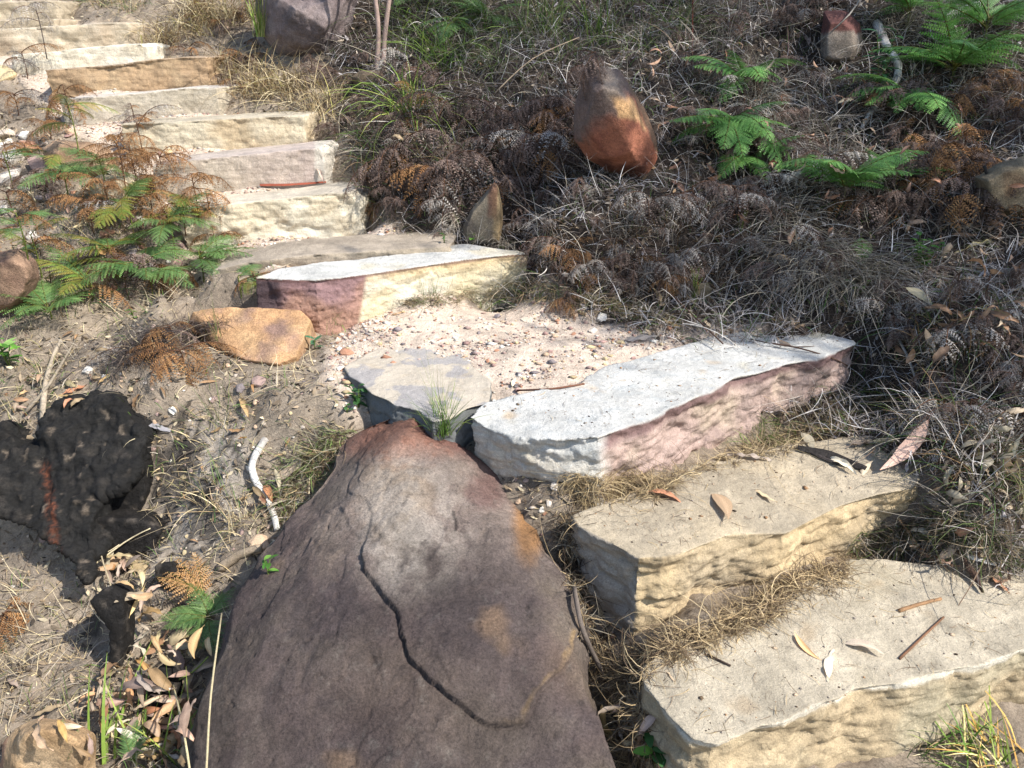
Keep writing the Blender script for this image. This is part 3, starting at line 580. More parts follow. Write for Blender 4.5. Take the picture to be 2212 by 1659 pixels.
# gravel: nobody could count it
def scatter_chunks(pts, sizes, cols, seed):
    ico = np.array([[0, 0, 1], [.9, 0, .3], [.28, .85, .35], [-.72, .53, .3], [-.72, -.53, .4], [.28, -.85, .3], [0, 0, -.5]]); F = np.array([[0, 1, 2], [0, 2, 3], [0, 3, 4], [0, 4, 5], [0, 5, 1], [6, 2, 1], [6, 3, 2], [6, 4, 3], [6, 5, 4], [6, 1, 5]])
    n = len(pts); R = np.random.RandomState(seed); a = R.uniform(0, 6.28, n); s = np.stack([sizes*R.uniform(.7, 1.4, n), sizes*R.uniform(.6, 1, n), sizes*R.uniform(.35, .8, n)], 1)
    L = ico[None]*(1+R.uniform(-.22, .22, (n, 7, 1)))*s[:, None, :]; c_, s_ = np.cos(a)[:, None], np.sin(a)[:, None]
    X = L[:, :, 0]*c_-L[:, :, 1]*s_; Y = L[:, :, 0]*s_+L[:, :, 1]*c_; V = np.stack([X, Y, L[:, :, 2]], -1)+pts[:, None, :]
    return V.reshape(-1, 3), (F[None]+7*np.arange(n)[:, None, None]).reshape(-1, 3), np.repeat(cols, 7, 0)
def samp(n, region, seed):
    """n ground points with picture positions inside region(u, v) by rejection over the ground"""
    R = np.random.RandomState(seed); out = []
    while sum(map(len, out)) < n:
        y = R.uniform(.9, 6.5, 60000)**1.0; x = R.uniform(-1, 1, 60000)*(y*.85+.3); z = H(x, y); P = np.stack([x, y, z], 1); u, v = proj(P)
        out.append(P[region(u, v, x, y)])
        if len(out) > 60: break
    return np.concatenate(out)[:n]
pcol = np.array([lin(h) for h in PEBC])
xi = lambda x, y: np.clip(((x-GX[0])*0), 0, 0)
PG = PATH.reshape(XX.shape); BG = bank.reshape(XX.shape)
def look(G, x, y): return G[np.clip(np.searchsorted(GY, y)-1, 0, len(GY)-1), np.clip(np.searchsorted(GX, x)-1, 0, len(GX)-1)]
P = samp(26000, lambda u, v, x, y: (look(PG, x, y) > .4) & (y < 5), 5)
keep_ = np.random.RandomState(8).rand(len(P)) < .12+.75*sstep(-.1, .35, fbm(P, 5, 3, 15))+.5*(proj(P)[0] < 860); P = P[keep_]
sz = np.random.RandomState(1).exponential(.0032, len(P))+.0012; cc = pcol[np.random.RandomState(2).randint(0, 10, len(P))]*np.random.RandomState(3).uniform(.6, 1.05, (len(P), 1))
a_ = scatter_chunks(P, sz, cc, 1); tag(link('gravel', mesh('gravel', *a_), M_FLAT), kind='stuff')
P = samp(6000, lambda u, v, x, y: (u < 1330) & (look(PG, x, y) < .4) & (look(BG, x, y) < .5), 6)
sz = np.random.RandomState(1).exponential(.002, len(P))+.0015; cc = pcol[np.random.RandomState(4).randint(0, 10, len(P))]*np.random.RandomState(3).uniform(.3, .9, (len(P), 1))
a_ = scatter_chunks(P, sz, cc, 2); tag(link('dirt_grit', mesh('dirt_grit', *a_), M_FLAT), kind='stuff')
# ------------------------------------------------------------------ resting places on what is built so far
bpy.context.view_layer.update(); _dg = bpy.context.evaluated_depsgraph_get()
def hit(u, v):
    d = Vector(ray(u, v)).normalized(); ok, p, n, *_ = S.ray_cast(_dg, (0, 0, CAMZ), d, distance=30)
    return (p, n) if ok else (gp(u, v), Vector((0, 0, 1)))
def hitdown(x, y, z0):
    ok, p, n, *_ = S.ray_cast(_dg, (x, y, z0), (0, 0, -1), distance=6)
    return (p, n) if ok else (Vector((x, y, H(x, y)[0])), Vector((0, 0, 1)))
# ------------------------------------------------------------------ ribbons (grass blades), tubes (twigs)
def ribbons(B, az, el, Lg, w, bend, cols, k=4, R=None, sway=.5, tipc=1.0):
    R = R or np.random.RandomState(1); n = len(B); s = np.linspace(0, 1, k+1)
    a = az[:, None]+(R.uniform(-1, 1, n)*sway)[:, None]*s; e = el[:, None]-bend[:, None]*s
    st = (Lg/k)[:, None]; dx = np.cos(e)*np.cos(a)*st; dy = np.cos(e)*np.sin(a)*st; dz = np.sin(e)*st
    c = np.zeros((n, k+1, 3)); c[:, 1:, 0] = np.cumsum(dx[:, :-1], 1); c[:, 1:, 1] = np.cumsum(dy[:, :-1], 1); c[:, 1:, 2] = np.cumsum(dz[:, :-1], 1)
    c += B[:, None, :]; ro = R.uniform(-.9, .9, n)
    sx = -np.sin(a)*np.cos(ro)[:, None]; sy = np.cos(a)*np.cos(ro)[:, None]; sz = np.repeat(np.sin(ro)[:, None], k+1, 1)
    W_ = (w[:, None]*(1-s**2*.92))/2; sd = np.stack([sx, sy, sz], -1)*W_[..., None]
    V = np.stack([c-sd, c+sd], 2).reshape(n, -1, 3)
    f = np.array([[2*i, 2*i+1, 2*i+3, 2*i+2] for i in range(k)]); m = 2*(k+1)
    F = (f[None]+m*np.arange(n)[:, None, None]).reshape(-1, 4)
    C = cols[:, None, :]*np.linspace(1, tipc, k+1).repeat(2)[None, :, None]
    return V.reshape(-1, 3), F, C.reshape(-1, 3)
def pick(names, n, R, var=.2):
    c = np.array([lin(h) for h in names]); return c[R.randint(0, len(c), n)]*R.uniform(1-var, 1+var, (n, 1))
def tube(P, R_, name, mat, colr, sides=6, sub=4, seed=0, wob=0):
    P = [Vector(p) for p in P]; Q, RR = [], []
    for i in range(len(P)-1):
        a, b, c, d = P[max(i-1, 0)], P[i], P[i+1], P[min(i+2, len(P)-1)]
        for j in range(sub):
            t = j/sub; Q.append(.5*((2*b)+(c-a)*t+(2*a-5*b+4*c-d)*t*t+(3*b-a-3*c+d)*t**3)); RR.append(R_[i]*(1-t)+R_[i+1]*t)
    Q.append(P[-1]); RR.append(R_[-1]); r_ = random.Random(seed); V = []
    for i, q in enumerate(Q):
        T = (Q[min(i+1, len(Q)-1)]-Q[max(i-1, 0)]).normalized(); A = T.cross(Vector((.31, .2, .93))).normalized(); Bv = T.cross(A)
        for k in range(sides):
            a = 6.2832*k/sides; rr = RR[i]*(1+r_.uniform(-wob, wob)); V.append(q+A*math.cos(a)*rr+Bv*math.sin(a)*rr)
    n = len(Q); V.append(Q[0]); V.append(Q[-1]); F4 = [[i*sides+k, i*sides+(k+1) % sides, (i+1)*sides+(k+1) % sides, (i+1)*sides+k] for i in range(n-1) for k in range(sides)]
    F3 = [[n*sides, (k+1) % sides, k] for k in range(sides)]+[[n*sides+1, (n-1)*sides+k, (n-1)*sides+(k+1) % sides] for k in range(sides)]
    C_ = np.tile(lin(colr), (len(V), 1)) if isinstance(colr, str) else colr(np.array([tuple(v) for v in V]))
    return mesh(name, np.array([tuple(v) for v in V]), [np.array(F4), np.array(F3)], C_, True)
def thing(name, loc, label, cat, group=None):
    o = bpy.data.objects.new(name, None); COL.objects.link(o); o.location = loc; o.empty_display_size = .05; return tag(o, label, cat, group)
def own(o, q):
    """move a mesh object's origin to q"""
    o.data.transform(Matrix.Translation(-Vector(q))); o.location = q; return o
def twig(pts, r0, r1, colr, label, group=None, name='dry_twig', cat='twig', lift=.006, mat=None, q=None):
    P = q or [hit(u, v)[0]+Vector((0, 0, lift+(d[0] if d else 0))) for u, v, *d in pts]
    rr = [r0+(r1-r0)*i/(len(P)-1) for i in range(len(P))]
    o = link(name, tube(P, rr, name, None, colr, 6, 4, len(P), .12), mat or M_WOOD); own(o, P[0]); return tag(o, label, cat, group)
# ------------------------------------------------------------------ grass tussocks: one thing each
def tussock(u, v, n, Lg, w, cols, label, spread=.03, el=(.5, 1.5), bend=(.6, 1.8), az=(0, 6.283), group=None, name='grass_tuft', cat='grass tuft', k=6, q=None, seeds=0, var=.25):
    p = q or hit(u, v)[0]; R = np.random.RandomState(int(u*7+v*3) % 99999)
    B = np.stack([R.normal(0, spread, n), R.normal(0, spread, n), np.full(n, -.01)], 1); B[:, 2] += np.clip(H(p.x+B[:, 0], p.y+B[:, 1])-p.z, -.04, .02)
    V, F, C_ = ribbons(B, R.uniform(*az, n), R.uniform(*el, n), Lg*R.uniform(.45, 1.1, n), w*R.uniform(.6, 1.2, n), R.uniform(*bend, n), pick(cols, n, R, var), k, R)
    o = link(name, mesh(name, V, F, C_, True), M_GRASS); o.location = p
    return tag(o, label, cat, group)
GR = ['5f7d33', '7a9440', '4c6b2c', '8fa050']; GD = ['56703a', '3f5a2a', '6d7f48', '8a8558']; ST = ['b5a27c', 'cbb88e', '9b8767', '84735a', 'd6c7a2']; STG = ['8c8377', 'a39a8c', '6e655b', 'b8ae9e']; BR = ['6b573f', '8a6f4c', '54463a']
tussock(885, 250, 130, .50, .0055, GR+['a8b45a'], 'arching bright green grass tuft on the bank left of the dead ferns', .05, (.3, 1.3), (.9, 2.2))
tussock(800, 320, 60, .42, .0045, GR+STG, 'long thin green grass hanging beside the upper stair', .05, (.2, 1.2), (1., 2.2))
tussock(960, 130, 80, .42, .005, GR, 'green grass tuft high on the bank, under the top edge', .06)
tussock(1180, 60, 70, .44, .0045, GR+GD, 'upright sparse green grass above the dead ferns', .07, (.8, 1.5), (.2, 1.2))
tussock(1290, 90, 40, .44, .0050, GR+GD, 'tall green blades above the orange boulder', .05, (.9, 1.5), (.1, .9))
tussock(568, 60, 60, .42, .0060, ['8fa050', '7a9440', 'b5b26c'], 'tall light green sheaf of blades left of the purplish boulder', .03, (1.2, 1.55), (.1, .6))
tussock(955, 905, 110, .17, .0026, GR+['4c6b2c', '3f5a2a'], 'fine green grass tuft with thin seed stalks on the rim of the landing', .013, (.75, 1.55), (.1, .9))
tussock(948, 880, 22, .30, .0013, ['8a8558', '6d7f48'], 'thin seed stalks rising out of the fine green tuft', .012, (1.1, 1.55), (.1, .5))
tussock(1800, 860, 120, .12, .0028, GD+BR+ST, 'mixed grass where the pinkish face meets the ground', .05, (.2, 1.3), (.3, 1.5))
tussock(1720, 925, 120, .10, .0026, GD+ST, 'low tangled grass under the middle of the pinkish face', .06, (.1, 1.2), (.3, 1.5))
tussock(1650, 945, 110, .12, .0028, GD+GR, 'low green grass under the pinkish face of the white-topped step', .045, (.2, 1.2), (.2, 1.2), var=.35)
tussock(1780, 905, 110, .12, .0028, GD+BR+ST, 'green and brown grass at the right foot of the pinkish face', .06, (.2, 1.3), (.3, 1.5))
tussock(1900, 840, 120, .16, .0030, GD+STG, 'dull green grass beyond the right end of the white-topped step', .06, (.4, 1.4), (.3, 1.5))
tussock(2160, 1645, 100, .21, .0062, GR+['c9a860', 'b08a4c', 'd8c88a'], 'green and yellow grass clump in the bottom right corner', .05, (.3, 1.4), (.3, 1.5), (1.2, 4.6))
tussock(2030, 1640, 70, .10, .0035, GD+ST, 'short dull grass left of the corner clump', .04, (.4, 1.4), (.3, 1.5))
tussock(1050, 635, 60, .12, .0022, GD+GR, 'small green grass at the right foot of the cream face', .04, (.3, 1.3), (.2, 1.2))
tussock(1130, 640, 70, .10, .0024, GD+STG, 'tangled low grass at the back of the landing', .05, (.1, 1.1), (.2, 1.2))
tussock(940, 650, 26, .13, .0020, GD, 'sparse thin stalks in front of the cream face', .03, (.8, 1.5), (.1, .6))
tussock(720, 672, 20, .07, .0018, GD, 'tiny grass at the foot of the purple face', .02)
for i, (u, v, lab) in enumerate([(360, 90, 'tan grass clump at the right end of the layered step'), (430, 60, 'straw coloured grass clump at the top, between stair and boulder'), (500, 40, 'bushy straw clump just left of the tall green sheaf'), (500, 160, 'drooping straw tussock at the right end of the ochre step'),
                                 (560, 190, 'drooping straw tussock right of the smooth beige step'), (620, 200, 'straw tussock below the purplish boulder'), (440, 20, 'tan grass at the top edge'), (690, 240, 'thin straw tuft right of the mossy step end')]):
    tussock(u, v, 230, .36, .0042, ST+ST+BR+['a8a060', 'd6c7a2'], lab, .07, (.2, 1.5), (.6, 2.2), group='straw tussocks right of the stair')
rt = random.Random(31)
for n_, ur, vr, cols, L_, lab, grp in [(26, (330, 720), (880, 1230), ST+STG+GD, .085, 'short dry grass sprig on the dirt between charred stump and great boulder', 'dry grass sprigs left of the great boulder'),
                                 (18, (0, 700), (700, 880), ST+GD+STG, .09, 'short dry grass sprig on the dirt below the left ferns', 'dry grass sprigs below the left ferns'),
                                 (22, (860, 1500), (-20, 140), GD+GR[:2]+STG, .42, 'long dark green and straw grass under the top edge of the bank', 'long grass along the top edge'),
                                 (26, (1420, 2200), (-20, 520), STG+['c9c3b8', '6e655b'], .30, 'withered grey grass tuft on the right bank', 'withered grass tufts on the right bank'),
                                 (14, (760, 1000), (200, 470), STG+BR+GD, .28, 'brown and grey grass right of the stair', 'mixed grass right of the stair'),
                                 (16, (1200, 1700), (430, 680), STG+BR, .20, 'thin grey grass on the slope behind the landing', 'thin grass behind the landing'),
                                 (16, (1900, 2200), (650, 1080), STG+GD+BR, .24, 'grey-green grass on the slope right of the steps', 'grass tufts right of the steps'),
                                 (8, (120, 330), (-20, 40), GD+BR+ST, .26, 'dark bushy grass at the top beside the highest steps', 'dark grass beside the highest steps'),
                                 (14, (-10, 330), (280, 640), ST+BR+GD, .16, 'dry grass between the rubble left of the stair', 'dry grass in the left rubble')]:
    k = 0
    while k < n_:
        u, v = rt.uniform(*ur), rt.uniform(*vr)
        if abs(u-1330) < 100 and 120 < v < 400 or abs(u-1815) < 60 and 0 < v < 160: continue
        tussock(u, v, rt.choice([40, 70, 110]) if L_ > .1 else rt.choice([12, 24, 40]), L_*rt.uniform(.6, 1.2), .0032, cols, lab, .05, (-.1, 1.4), (.4, 1.9), (2.6, 6.6) if u > 700 else (0, 6.28), group=grp, q=gp(u, v)); k += 1
tussock(1760, 560, 480, .42, .0034, STG+['9a917c', 'b5ab96', 'c4b8a0'], 'large drooping grey-straw tussock under the middle fern', .07, (-.2, .9), (.5, 1.4), (3.3, 5.6))
tussock(1880, 590, 320, .38, .0034, STG+['9a917c', 'b5ab96'], 'grey-straw grass hanging below the small leafy plant', .07, (-.2, .8), (.5, 1.3), (3.4, 5.6))
tussock(1640, 215, 200, .34, .0030, ['c9c3b8', 'ded8cc', 'a39a8c'], 'wispy whitish grass fanning down the upper bank', .035, (-.1, .9), (.4, 1.4), (3.3, 5.6))
tussock(1700, 290, 90, .26, .0022, ['c9c3b8', 'b8b0a4'], 'second tuft of wispy whitish grass, lower down', .035, (-.1, .9), (.4, 1.4), (3.3, 5.6))
tussock(1080, 500, 60, .16, .0022, STG, 'pale withered tuft behind the triangular slab', .03, (.1, 1), (1, 2), (3.3, 5.6))
tussock(985, 470, 80, .20, .0024, ['b8ae9e', 'a39a8c'], 'pale bleached tuft hanging left of the triangular slab', .02, (-.2, .8), (1, 2), (3.6, 5.4))
tussock(960, 230, 80, .14, .0022, ['c9bfae', 'b8ae9e'], 'small bleached grass wisp in the middle of the green grass', .012, (-.6, .5), (.6, 1.2), (4, 5.4))
tussock(470, 1060, 60, .22, .0030, ST+GD, 'dry yellowish stalks right of the charred stump', .04, (.4, 1.4), (.2, 1.4))
tussock(630, 1010, 90, .10, .0026, STG+GD, 'grey-green grass against the upper left side of the great boulder', .04, (.1, 1.2), (.4, 1.6))
tussock(700, 950, 70, .08, .0022, GD+STG, 'short grass between the white stick and the boulder tip', .05)
tussock(480, 905, 26, .20, .0022, GD, 'thin dark green stalks on the dirt below the rusty fern', .03, (.8, 1.5), (.1, .9))
tussock(470, 730, 22, .26, .0022, ['5d5a35', '6d7f48'], 'tall dark stalks in front of the orange rock', .02, (1.2, 1.55), (.0, .4))
tussock(520, 1130, 90, .13, .0026, ST, 'pale straw tuft left of the white stick', .03, (.1, 1.2), (.4, 1.6))
tussock(60, 820, 130, .16, .0028, ST+STG+GD, 'straw and grey grass behind the charred stump', .07, (0, 1), (.2, 1.4))
tussock(120, 640, 60, .14, .0028, GD+GR, 'green grass around the left ferns', .06)
tussock(370, 1640, 26, .22, .0070, GR+['a8b45a'], 'broad green blades rising at the bottom edge left of the boulder', .05, (.7, 1.5), (.1, .9))
tussock(230, 1640, 10, .26, .0080, ['8fa050', '7a9440'], 'few broad blades over the yellow-orange rock', .03, (.6, 1.2), (.1, .6), (1.4, 2.6))
for i, (u, v, lab) in enumerate([(60, 1300, 'grey straw heap under the charred stump'), (110, 1460, 'pale straw heap in the lower left'), (40, 1400, 'straw at the left edge by the rusty fern'), (150, 1390, 'thin straw strands on bare dirt, lower left'), (40, 1530, 'pale straw above the yellow-orange rock')]):
    tussock(u, v, 130, .15, .0022, ST+STG, lab, .06, (-.1, .7), (0, 1.2), (.3, 4.0), group='straw heaps in the lower left')
# mounds of matted straw lying on the treads: uncountable strands
def strand_mat(name, poly, n, Lg, w, cols, seed, lift=.02, curl=2.6, el=(-.2, .6), k=5, var=.3):
    R = np.random.RandomState(seed); B = []; us = [p[0] for p in poly]; vs = [p[1] for p in poly]
    while len(B) < n//6:
        u = R.uniform(min(us), max(us), 400); v = R.uniform(min(vs), max(vs), 400); s_ = poly_sd(u, v, poly)
        for a, b, c in zip(u, v, s_):
            if c < 0 and len(B) < n//6:
                p = hit(a, b)[0]; B.append((p.x, p.y, p.z, min(1, -c/35)))
    B = np.array(B); cl = fbm(B[:, :3], 14, 3, seed); B = B[cl > -.22]; B = B[R.randint(0, len(B), n)]; B[:, :2] += R.normal(0, .008, (n, 2)); B[:, 2] += R.uniform(0, 1, n)*lift*B[:, 3]
    V, F, C_ = ribbons(B[:, :3], R.uniform(0, 6.283, n), R.uniform(*el, n), Lg*(.4+R.exponential(.7, n)), w*R.uniform(.5, 1.1, n), R.uniform(-.6, curl*.7, n), pick(cols, n, R, var), k, R, curl)
    return tag(link(name, mesh(name, V, F, C_, True), M_GRASS), kind='stuff')
strand_mat('matted_straw', [(1345,1440),(1440,1370),(1560,1325),(1640,1285),(1720,1235),(1800,1225),(1850,1195),(1865,1215),(1815,1258),(1760,1295),(1640,1350),(1540,1392),(1420,1445),(1375,1500),(1345,1490)], 3600, .055, .0022, ['9b8767', 'b39c76', '84735a', '6b5a47', 'c4b08a', '5a4a3a'], 41, .035)
strand_mat('matted_straw', [(1215,1025),(1290,1030),(1440,1030),(1560,990),(1650,955),(1800,905),(1840,910),(1700,975),(1500,1020),(1420,1075),(1280,1090),(1210,1070)], 3600, .06, .0022, ['a8936e', 'c4b08a', '84735a', 'b5a27c', '6b5a47'], 42, .025)
strand_mat('matted_straw', [(860,650),(1000,628),(1140,600),(1300,640),(1480,690),(1460,705),(1290,665),(1130,650),(1000,655),(880,668)], 3600, .06, .0022, ['7d7566', '9b8767', '5d6a3c', '54483c', '8a7a60'], 43, .02)
strand_mat('matted_straw', [(1240,1100),(1200,1110),(1230,1290),(1320,1460),(1345,1480),(1290,1330),(1245,1200)], 2600, .05, .0024, ['7d7566', '9b8767', '5a4a3a', '3f362e'], 44, .03)
strand_mat('matted_straw', [(1285,1440),(1370,1440),(1400,1560),(1420,1659),(1340,1659),(1310,1560)], 2600, .05, .0024, ['7d7566', '9b8767', '5a4a3a', 'b39c76'], 45, .03)
strand_mat('matted_straw', [(700,930),(640,1000),(600,1090),(610,1130),(660,1070),(720,1000),(760,930)], 2400, .06, .0022, ['8a8470', '9b8767', '6d7f48', '5a4a3a'], 46, .02)
strand_mat('matted_straw', [(1990,1200),(1840,1200),(1830,1160),(1960,1130),(2040,1080),(2120,1120),(2212,1180),(2212,1230),(2100,1240)], 3600, .06, .0026, ['5d564c', '8a7a60', '4c5a2c', '3f362e', 'a39a8c'], 47, .03)
strand_mat('matted_straw', [(430,745),(500,690),(350,700),(230,760),(260,800),(380,760)], 2500, .07, .0020, ['4a4240', '5d5450', '6a5c54', '3a3230'], 48, .02)
strand_mat('matted_straw', [(1590,975),(1700,935),(1800,885),(1870,850),(1940,850),(1920,900),(1850,930),(1700,960)], 2600, .06, .0024, ['9b8767', 'a8936e', '5d6a3c', '54483c', '8a7a60'], 49, .03)
# crumbs, hair-thin straws and specks on the treads: uncountable
def specks(name, poly, n, seed, size, cols, straw=0):
    R = np.random.RandomState(seed); us = [p[0] for p in poly]; vs = [p[1] for p in poly]; P = []
    while len(P) < n:
        u = R.uniform(min(us), max(us), 300); v = R.uniform(min(vs), max(vs), 300); s_ = poly_sd(u, v, poly)
        for a, b, c in zip(u, v, s_):
            if c < 0 and len(P) < n and R.rand() < .25+.75*math.exp(c/30): P.append(tuple(hit(a, b)[0]))
    P = np.array(P)
    if straw: V, F, C_ = ribbons(P+np.array([0, 0, .003]), R.uniform(0, 6.28, n), R.uniform(-.02, .12, n), size*R.uniform(.3, 1.3, n), np.full(n, .0014), R.uniform(-.05, .25, n), pick(cols, n, R, .3), 5, R, 2.2)
    else: V, F, C_ = scatter_chunks(P, size*(.4+R.exponential(.7, n)), pick(cols, n, R, .3), seed)
    tag(link(name, mesh(name, V, F, C_, bool(straw)), M_GRASS if straw else M_FLAT), kind='stuff')
for i, pl_ in enumerate([[(1400,1450),(1480,1410),(1620,1345),(1790,1270),(1900,1225),(2200,1235),(2200,1390),(2000,1450),(1700,1545),(1540,1590),(1450,1530)],
                         [(1260,1115),(1400,1060),(1560,1000),(1700,970),(1900,955),(1990,1000),(1960,1035),(1800,1070),(1600,1140),(1400,1190)],
                         [(1040,880),(1150,855),(1300,805),(1500,750),(1700,715),(1830,738),(1700,780),(1560,825),(1400,900),(1290,930)]]):
    specks('tread_grit', pl_, 260, 70+i, .0022, ['6b5a47', '3f332a', '9a7858', 'b39c84', '8a8078'])
    specks('tread_straw', pl_, 130 if i < 2 else 70, 80+i, .05, ['8a7660', '6b5a47', 'a8936e', '4a3c30'], 1)
# loose strands over dirt and bank
def strewn(name, n, region, seed, Lg, w, cols, el, bend, lift=.01, k=3, az=(0, 6.283), sway=1.2):
    P = samp(n, region, seed); n = len(P); R = np.random.RandomState(seed); P = P+np.array([0, 0, 1])*R.uniform(0, lift, (n, 1))
    V, F, C_ = ribbons(P, R.uniform(*az, n), R.uniform(*el, n), Lg*R.uniform(.3, 1.3, n), w*R.uniform(.6, 1.4, n), R.uniform(*bend, n), pick(cols, n, R, .35), k, R, sway)
    return tag(link(name, mesh(name, V, F, C_, True), M_GRASS), kind='stuff')
isbank = lambda u, v, x, y: (look(BG, x, y) > .35) & (u > 430)
strewn('bank_litter', 60000, isbank, 51, .055, .0030, ['4a4038', '5e5248', '7a6e66', '3a3230', '9a9290', '665648', '8a7c70', 'b4acaa'], (-.4, 1.2), (-.6, 1.8), .03)
strewn('bank_stems', 17000, isbank, 52, .15, .0026, ['a39b98', 'c3bcb8', 'dcd7d2', '867c74', '9a9084'], (-.3, 1.1), (-.4, 1.6), .06, 5)
strewn('bank_stalks', 2600, isbank, 58, .30, .0026, ['b3a894', 'cdc4b0', '9a9084', '8a7460', 'd8d0c4'], (-.3, .9), (-.2, 1.2), .08, 6)
strewn('bank_grass', 7000, isbank, 53, .10, .0028, ['4c6b2c', '56703a', '6d7f48', '3f5a2a'], (.2, 1.4), (.3, 1.6), .02, 4)
strewn('dirt_litter', 22000, lambda u, v, x, y: (u < 1330) & (look(PG, x, y) < .35) & (look(BG, x, y) < .5), 54, .045, .0022, ['8a7a66', 'b5a27c', '6b5a47', 'a39a8c', '4a4038', 'c9b892'], (-.3, .6), (-.2, .8), .006)
strewn('dirt_grass', 2600, lambda u, v, x, y: (u < 900) & (v > 380) & (look(PG, x, y) < .35) & (look(BG, x, y) < .5), 55, .07, .0020, ['5f7d33', '56703a', '8a8558', 'b5a27c'], (.3, 1.4), (.2, 1.4), .0, 4)
strewn('dirt_stems', 1500, lambda u, v, x, y: (u < 750) & (v > 420) & (look(PG, x, y) < .35) & (look(BG, x, y) < .5), 57, .13, .0024, ['c9bb9c', 'a89a80', 'b5a88c', '8a7c68'], (-.2, .9), (-.3, 1.0), .02, 5)
strewn('path_litter', 700, lambda u, v, x, y: (look(PG, x, y) > .5), 56, .03, .0016, ['8a7a66', '6b5a47', '4a4038'], (-.05, .2), (-.1, .2), .004)
# ------------------------------------------------------------------ ferns
def frond_mesh(seed, pairs=15, width=.42, droop=.9, dead=0., col=('4f7a35', '6b9142'), seg=13, stalk=.12, gap=0.):
    r_ = random.Random(seed); V, F, C_ = [], [], []; c0, c1_ = lin(col[0]), lin(col[1])
    def rp(t):   # rachis, unit length, droop in radians
        a = .25-droop*t; return Vector((math.sin(droop*t-.25)/droop+math.sin(.25)/droop, 0, (math.cos(droop*t-.25)-math.cos(.25))/droop)), Vector((math.cos(a), 0, math.sin(a)))
    # rachis ribbon (three-sided)
    Rn = 14; cr = lin('6b6a2e') if dead < .5 else lin('5a4030')
    for i in range(Rn+1):
        p, T = rp(i/Rn); N_ = Vector((-T.z, 0, T.x)); w = .011*(1-.8*i/Rn)
        for k in range(3): a = k*2.094; V.append(p+Vector((0, 1, 0))*math.cos(a)*w+N_*math.sin(a)*w); C_.append(cr)
    F4 = [[i*3+k, i*3+(k+1) % 3, (i+1)*3+(k+1) % 3, (i+1)*3+k] for i in range(Rn) for k in range(3)]
    F3 = []
    for i in range(pairs):
        t = stalk+(1-stalk)*(i/pairs)**.92
        for s in (-1, 1):
            if r_.random() < gap: continue
            p, T = rp(min(t+r_.uniform(-.008, .008), 1)); Y = Vector((0, s, 0)); N_ = T.cross(Vector((0, 1, 0))); N_ = -N_ if N_.z < 0 else N_
            tt = (t-stalk)/(1-stalk); ln = width*(1-tt)**.75*(.75+.25*min(1, tt*6))*r_.uniform(.85, 1.1)
            ang = 1.05-.35*tt+r_.uniform(-.08, .08)+dead*r_.uniform(-.5, .3); D = T*math.cos(ang)+Y*math.sin(ang)
            dr = .35+dead*r_.uniform(.3, 2.2); tw = dead*r_.uniform(-1, 1)
            Nn = (N_+D.cross(N_)*tw).normalized(); Q = Nn.cross(D).normalized(); nn = max(3, int(seg*(ln/width)**.6)+1); prev = p
            pc = c0*(1-(k0 := r_.random()))+c1_*k0; st = ln/nn
            for j in range(nn):
                x = (j+.5)/nn; b = p+D*ln*x-N_*dr*ln*x*x*.5; dd = (D-N_*dr*x).normalized()
                pl = (.050*(1-x)**.5*(ln/width)**.5+.004)*r_.uniform(.85, 1.1)
                for g_ in (-1, 1):
                    cu = -Nn*(dead*r_.uniform(-.2, .9)+.08); tip = b+(Q*g_*.88+dd*.42+cu)*pl; h = st*.34*(1-.3*dead)
                    i0 = len(V); V += [b-dd*h, b+dd*h, b+(Q*g_*.55+dd*.30+cu*.4)*pl+dd*h*.55, tip, b+(Q*g_*.5+dd*.2+cu*.4)*pl-dd*h*.75]
                    F3 += [[i0, i0+1, i0+2], [i0, i0+2, i0+4], [i0+4, i0+2, i0+3]]; C_ += [pc*r_.uniform(.85, 1.15)]*5
            b = p+D*ln-N_*dr*ln*.5; i0 = len(V); w = .004; V += [p-T*w, p+T*w, b]; C_ += [pc*.8]*3; F3.append([i0, i0+1, i0+2])
    me = mesh('frond', np.array([tuple(v) for v in V]), [np.array(F4), np.array(F3)], np.array(C_), False)
    me.materials.append(M_GREEN if dead < .5 else M_DEAD); return me
GREEN = [frond_mesh(i, 13+i % 3, .40, .7+.25*(i % 3), .10+.06*(i % 2), ('4e7440', '7d9c5c')) for i in range(5)]
GREENB = [frond_mesh(110+i, 14+i % 3, .40, .6+.3*i, .12, ('588c42', '86b462')) for i in range(4)]
GREENY = [frond_mesh(20+i, 14, .42, .9, .15, ('6f8a3a', 'a08a48'), gap=.05) for i in range(3)]
RUST = [frond_mesh(40+i, 13, .40, 1.3+.4*(i % 3), .9, ('7a5638', 'a07a52'), 10, gap=.1) for i in range(4)]
DARK = [frond_mesh(60+i, 13, .38, 1.5+.4*(i % 3), 1.0, ('4c3e37', '85736a'), 10, gap=.12) for i in range(5)]
ASH = [frond_mesh(80+i, 12, .36, 1.4+.4*(i % 3), 1.1, ('86807a', 'bdb5ac'), 9, gap=.15) for i in range(4)]
TAN = [frond_mesh(95+i, 12, .42, .5, .35, ('b58a58', 'cfa878'), 8) for i in range(2)]
_stem = {}
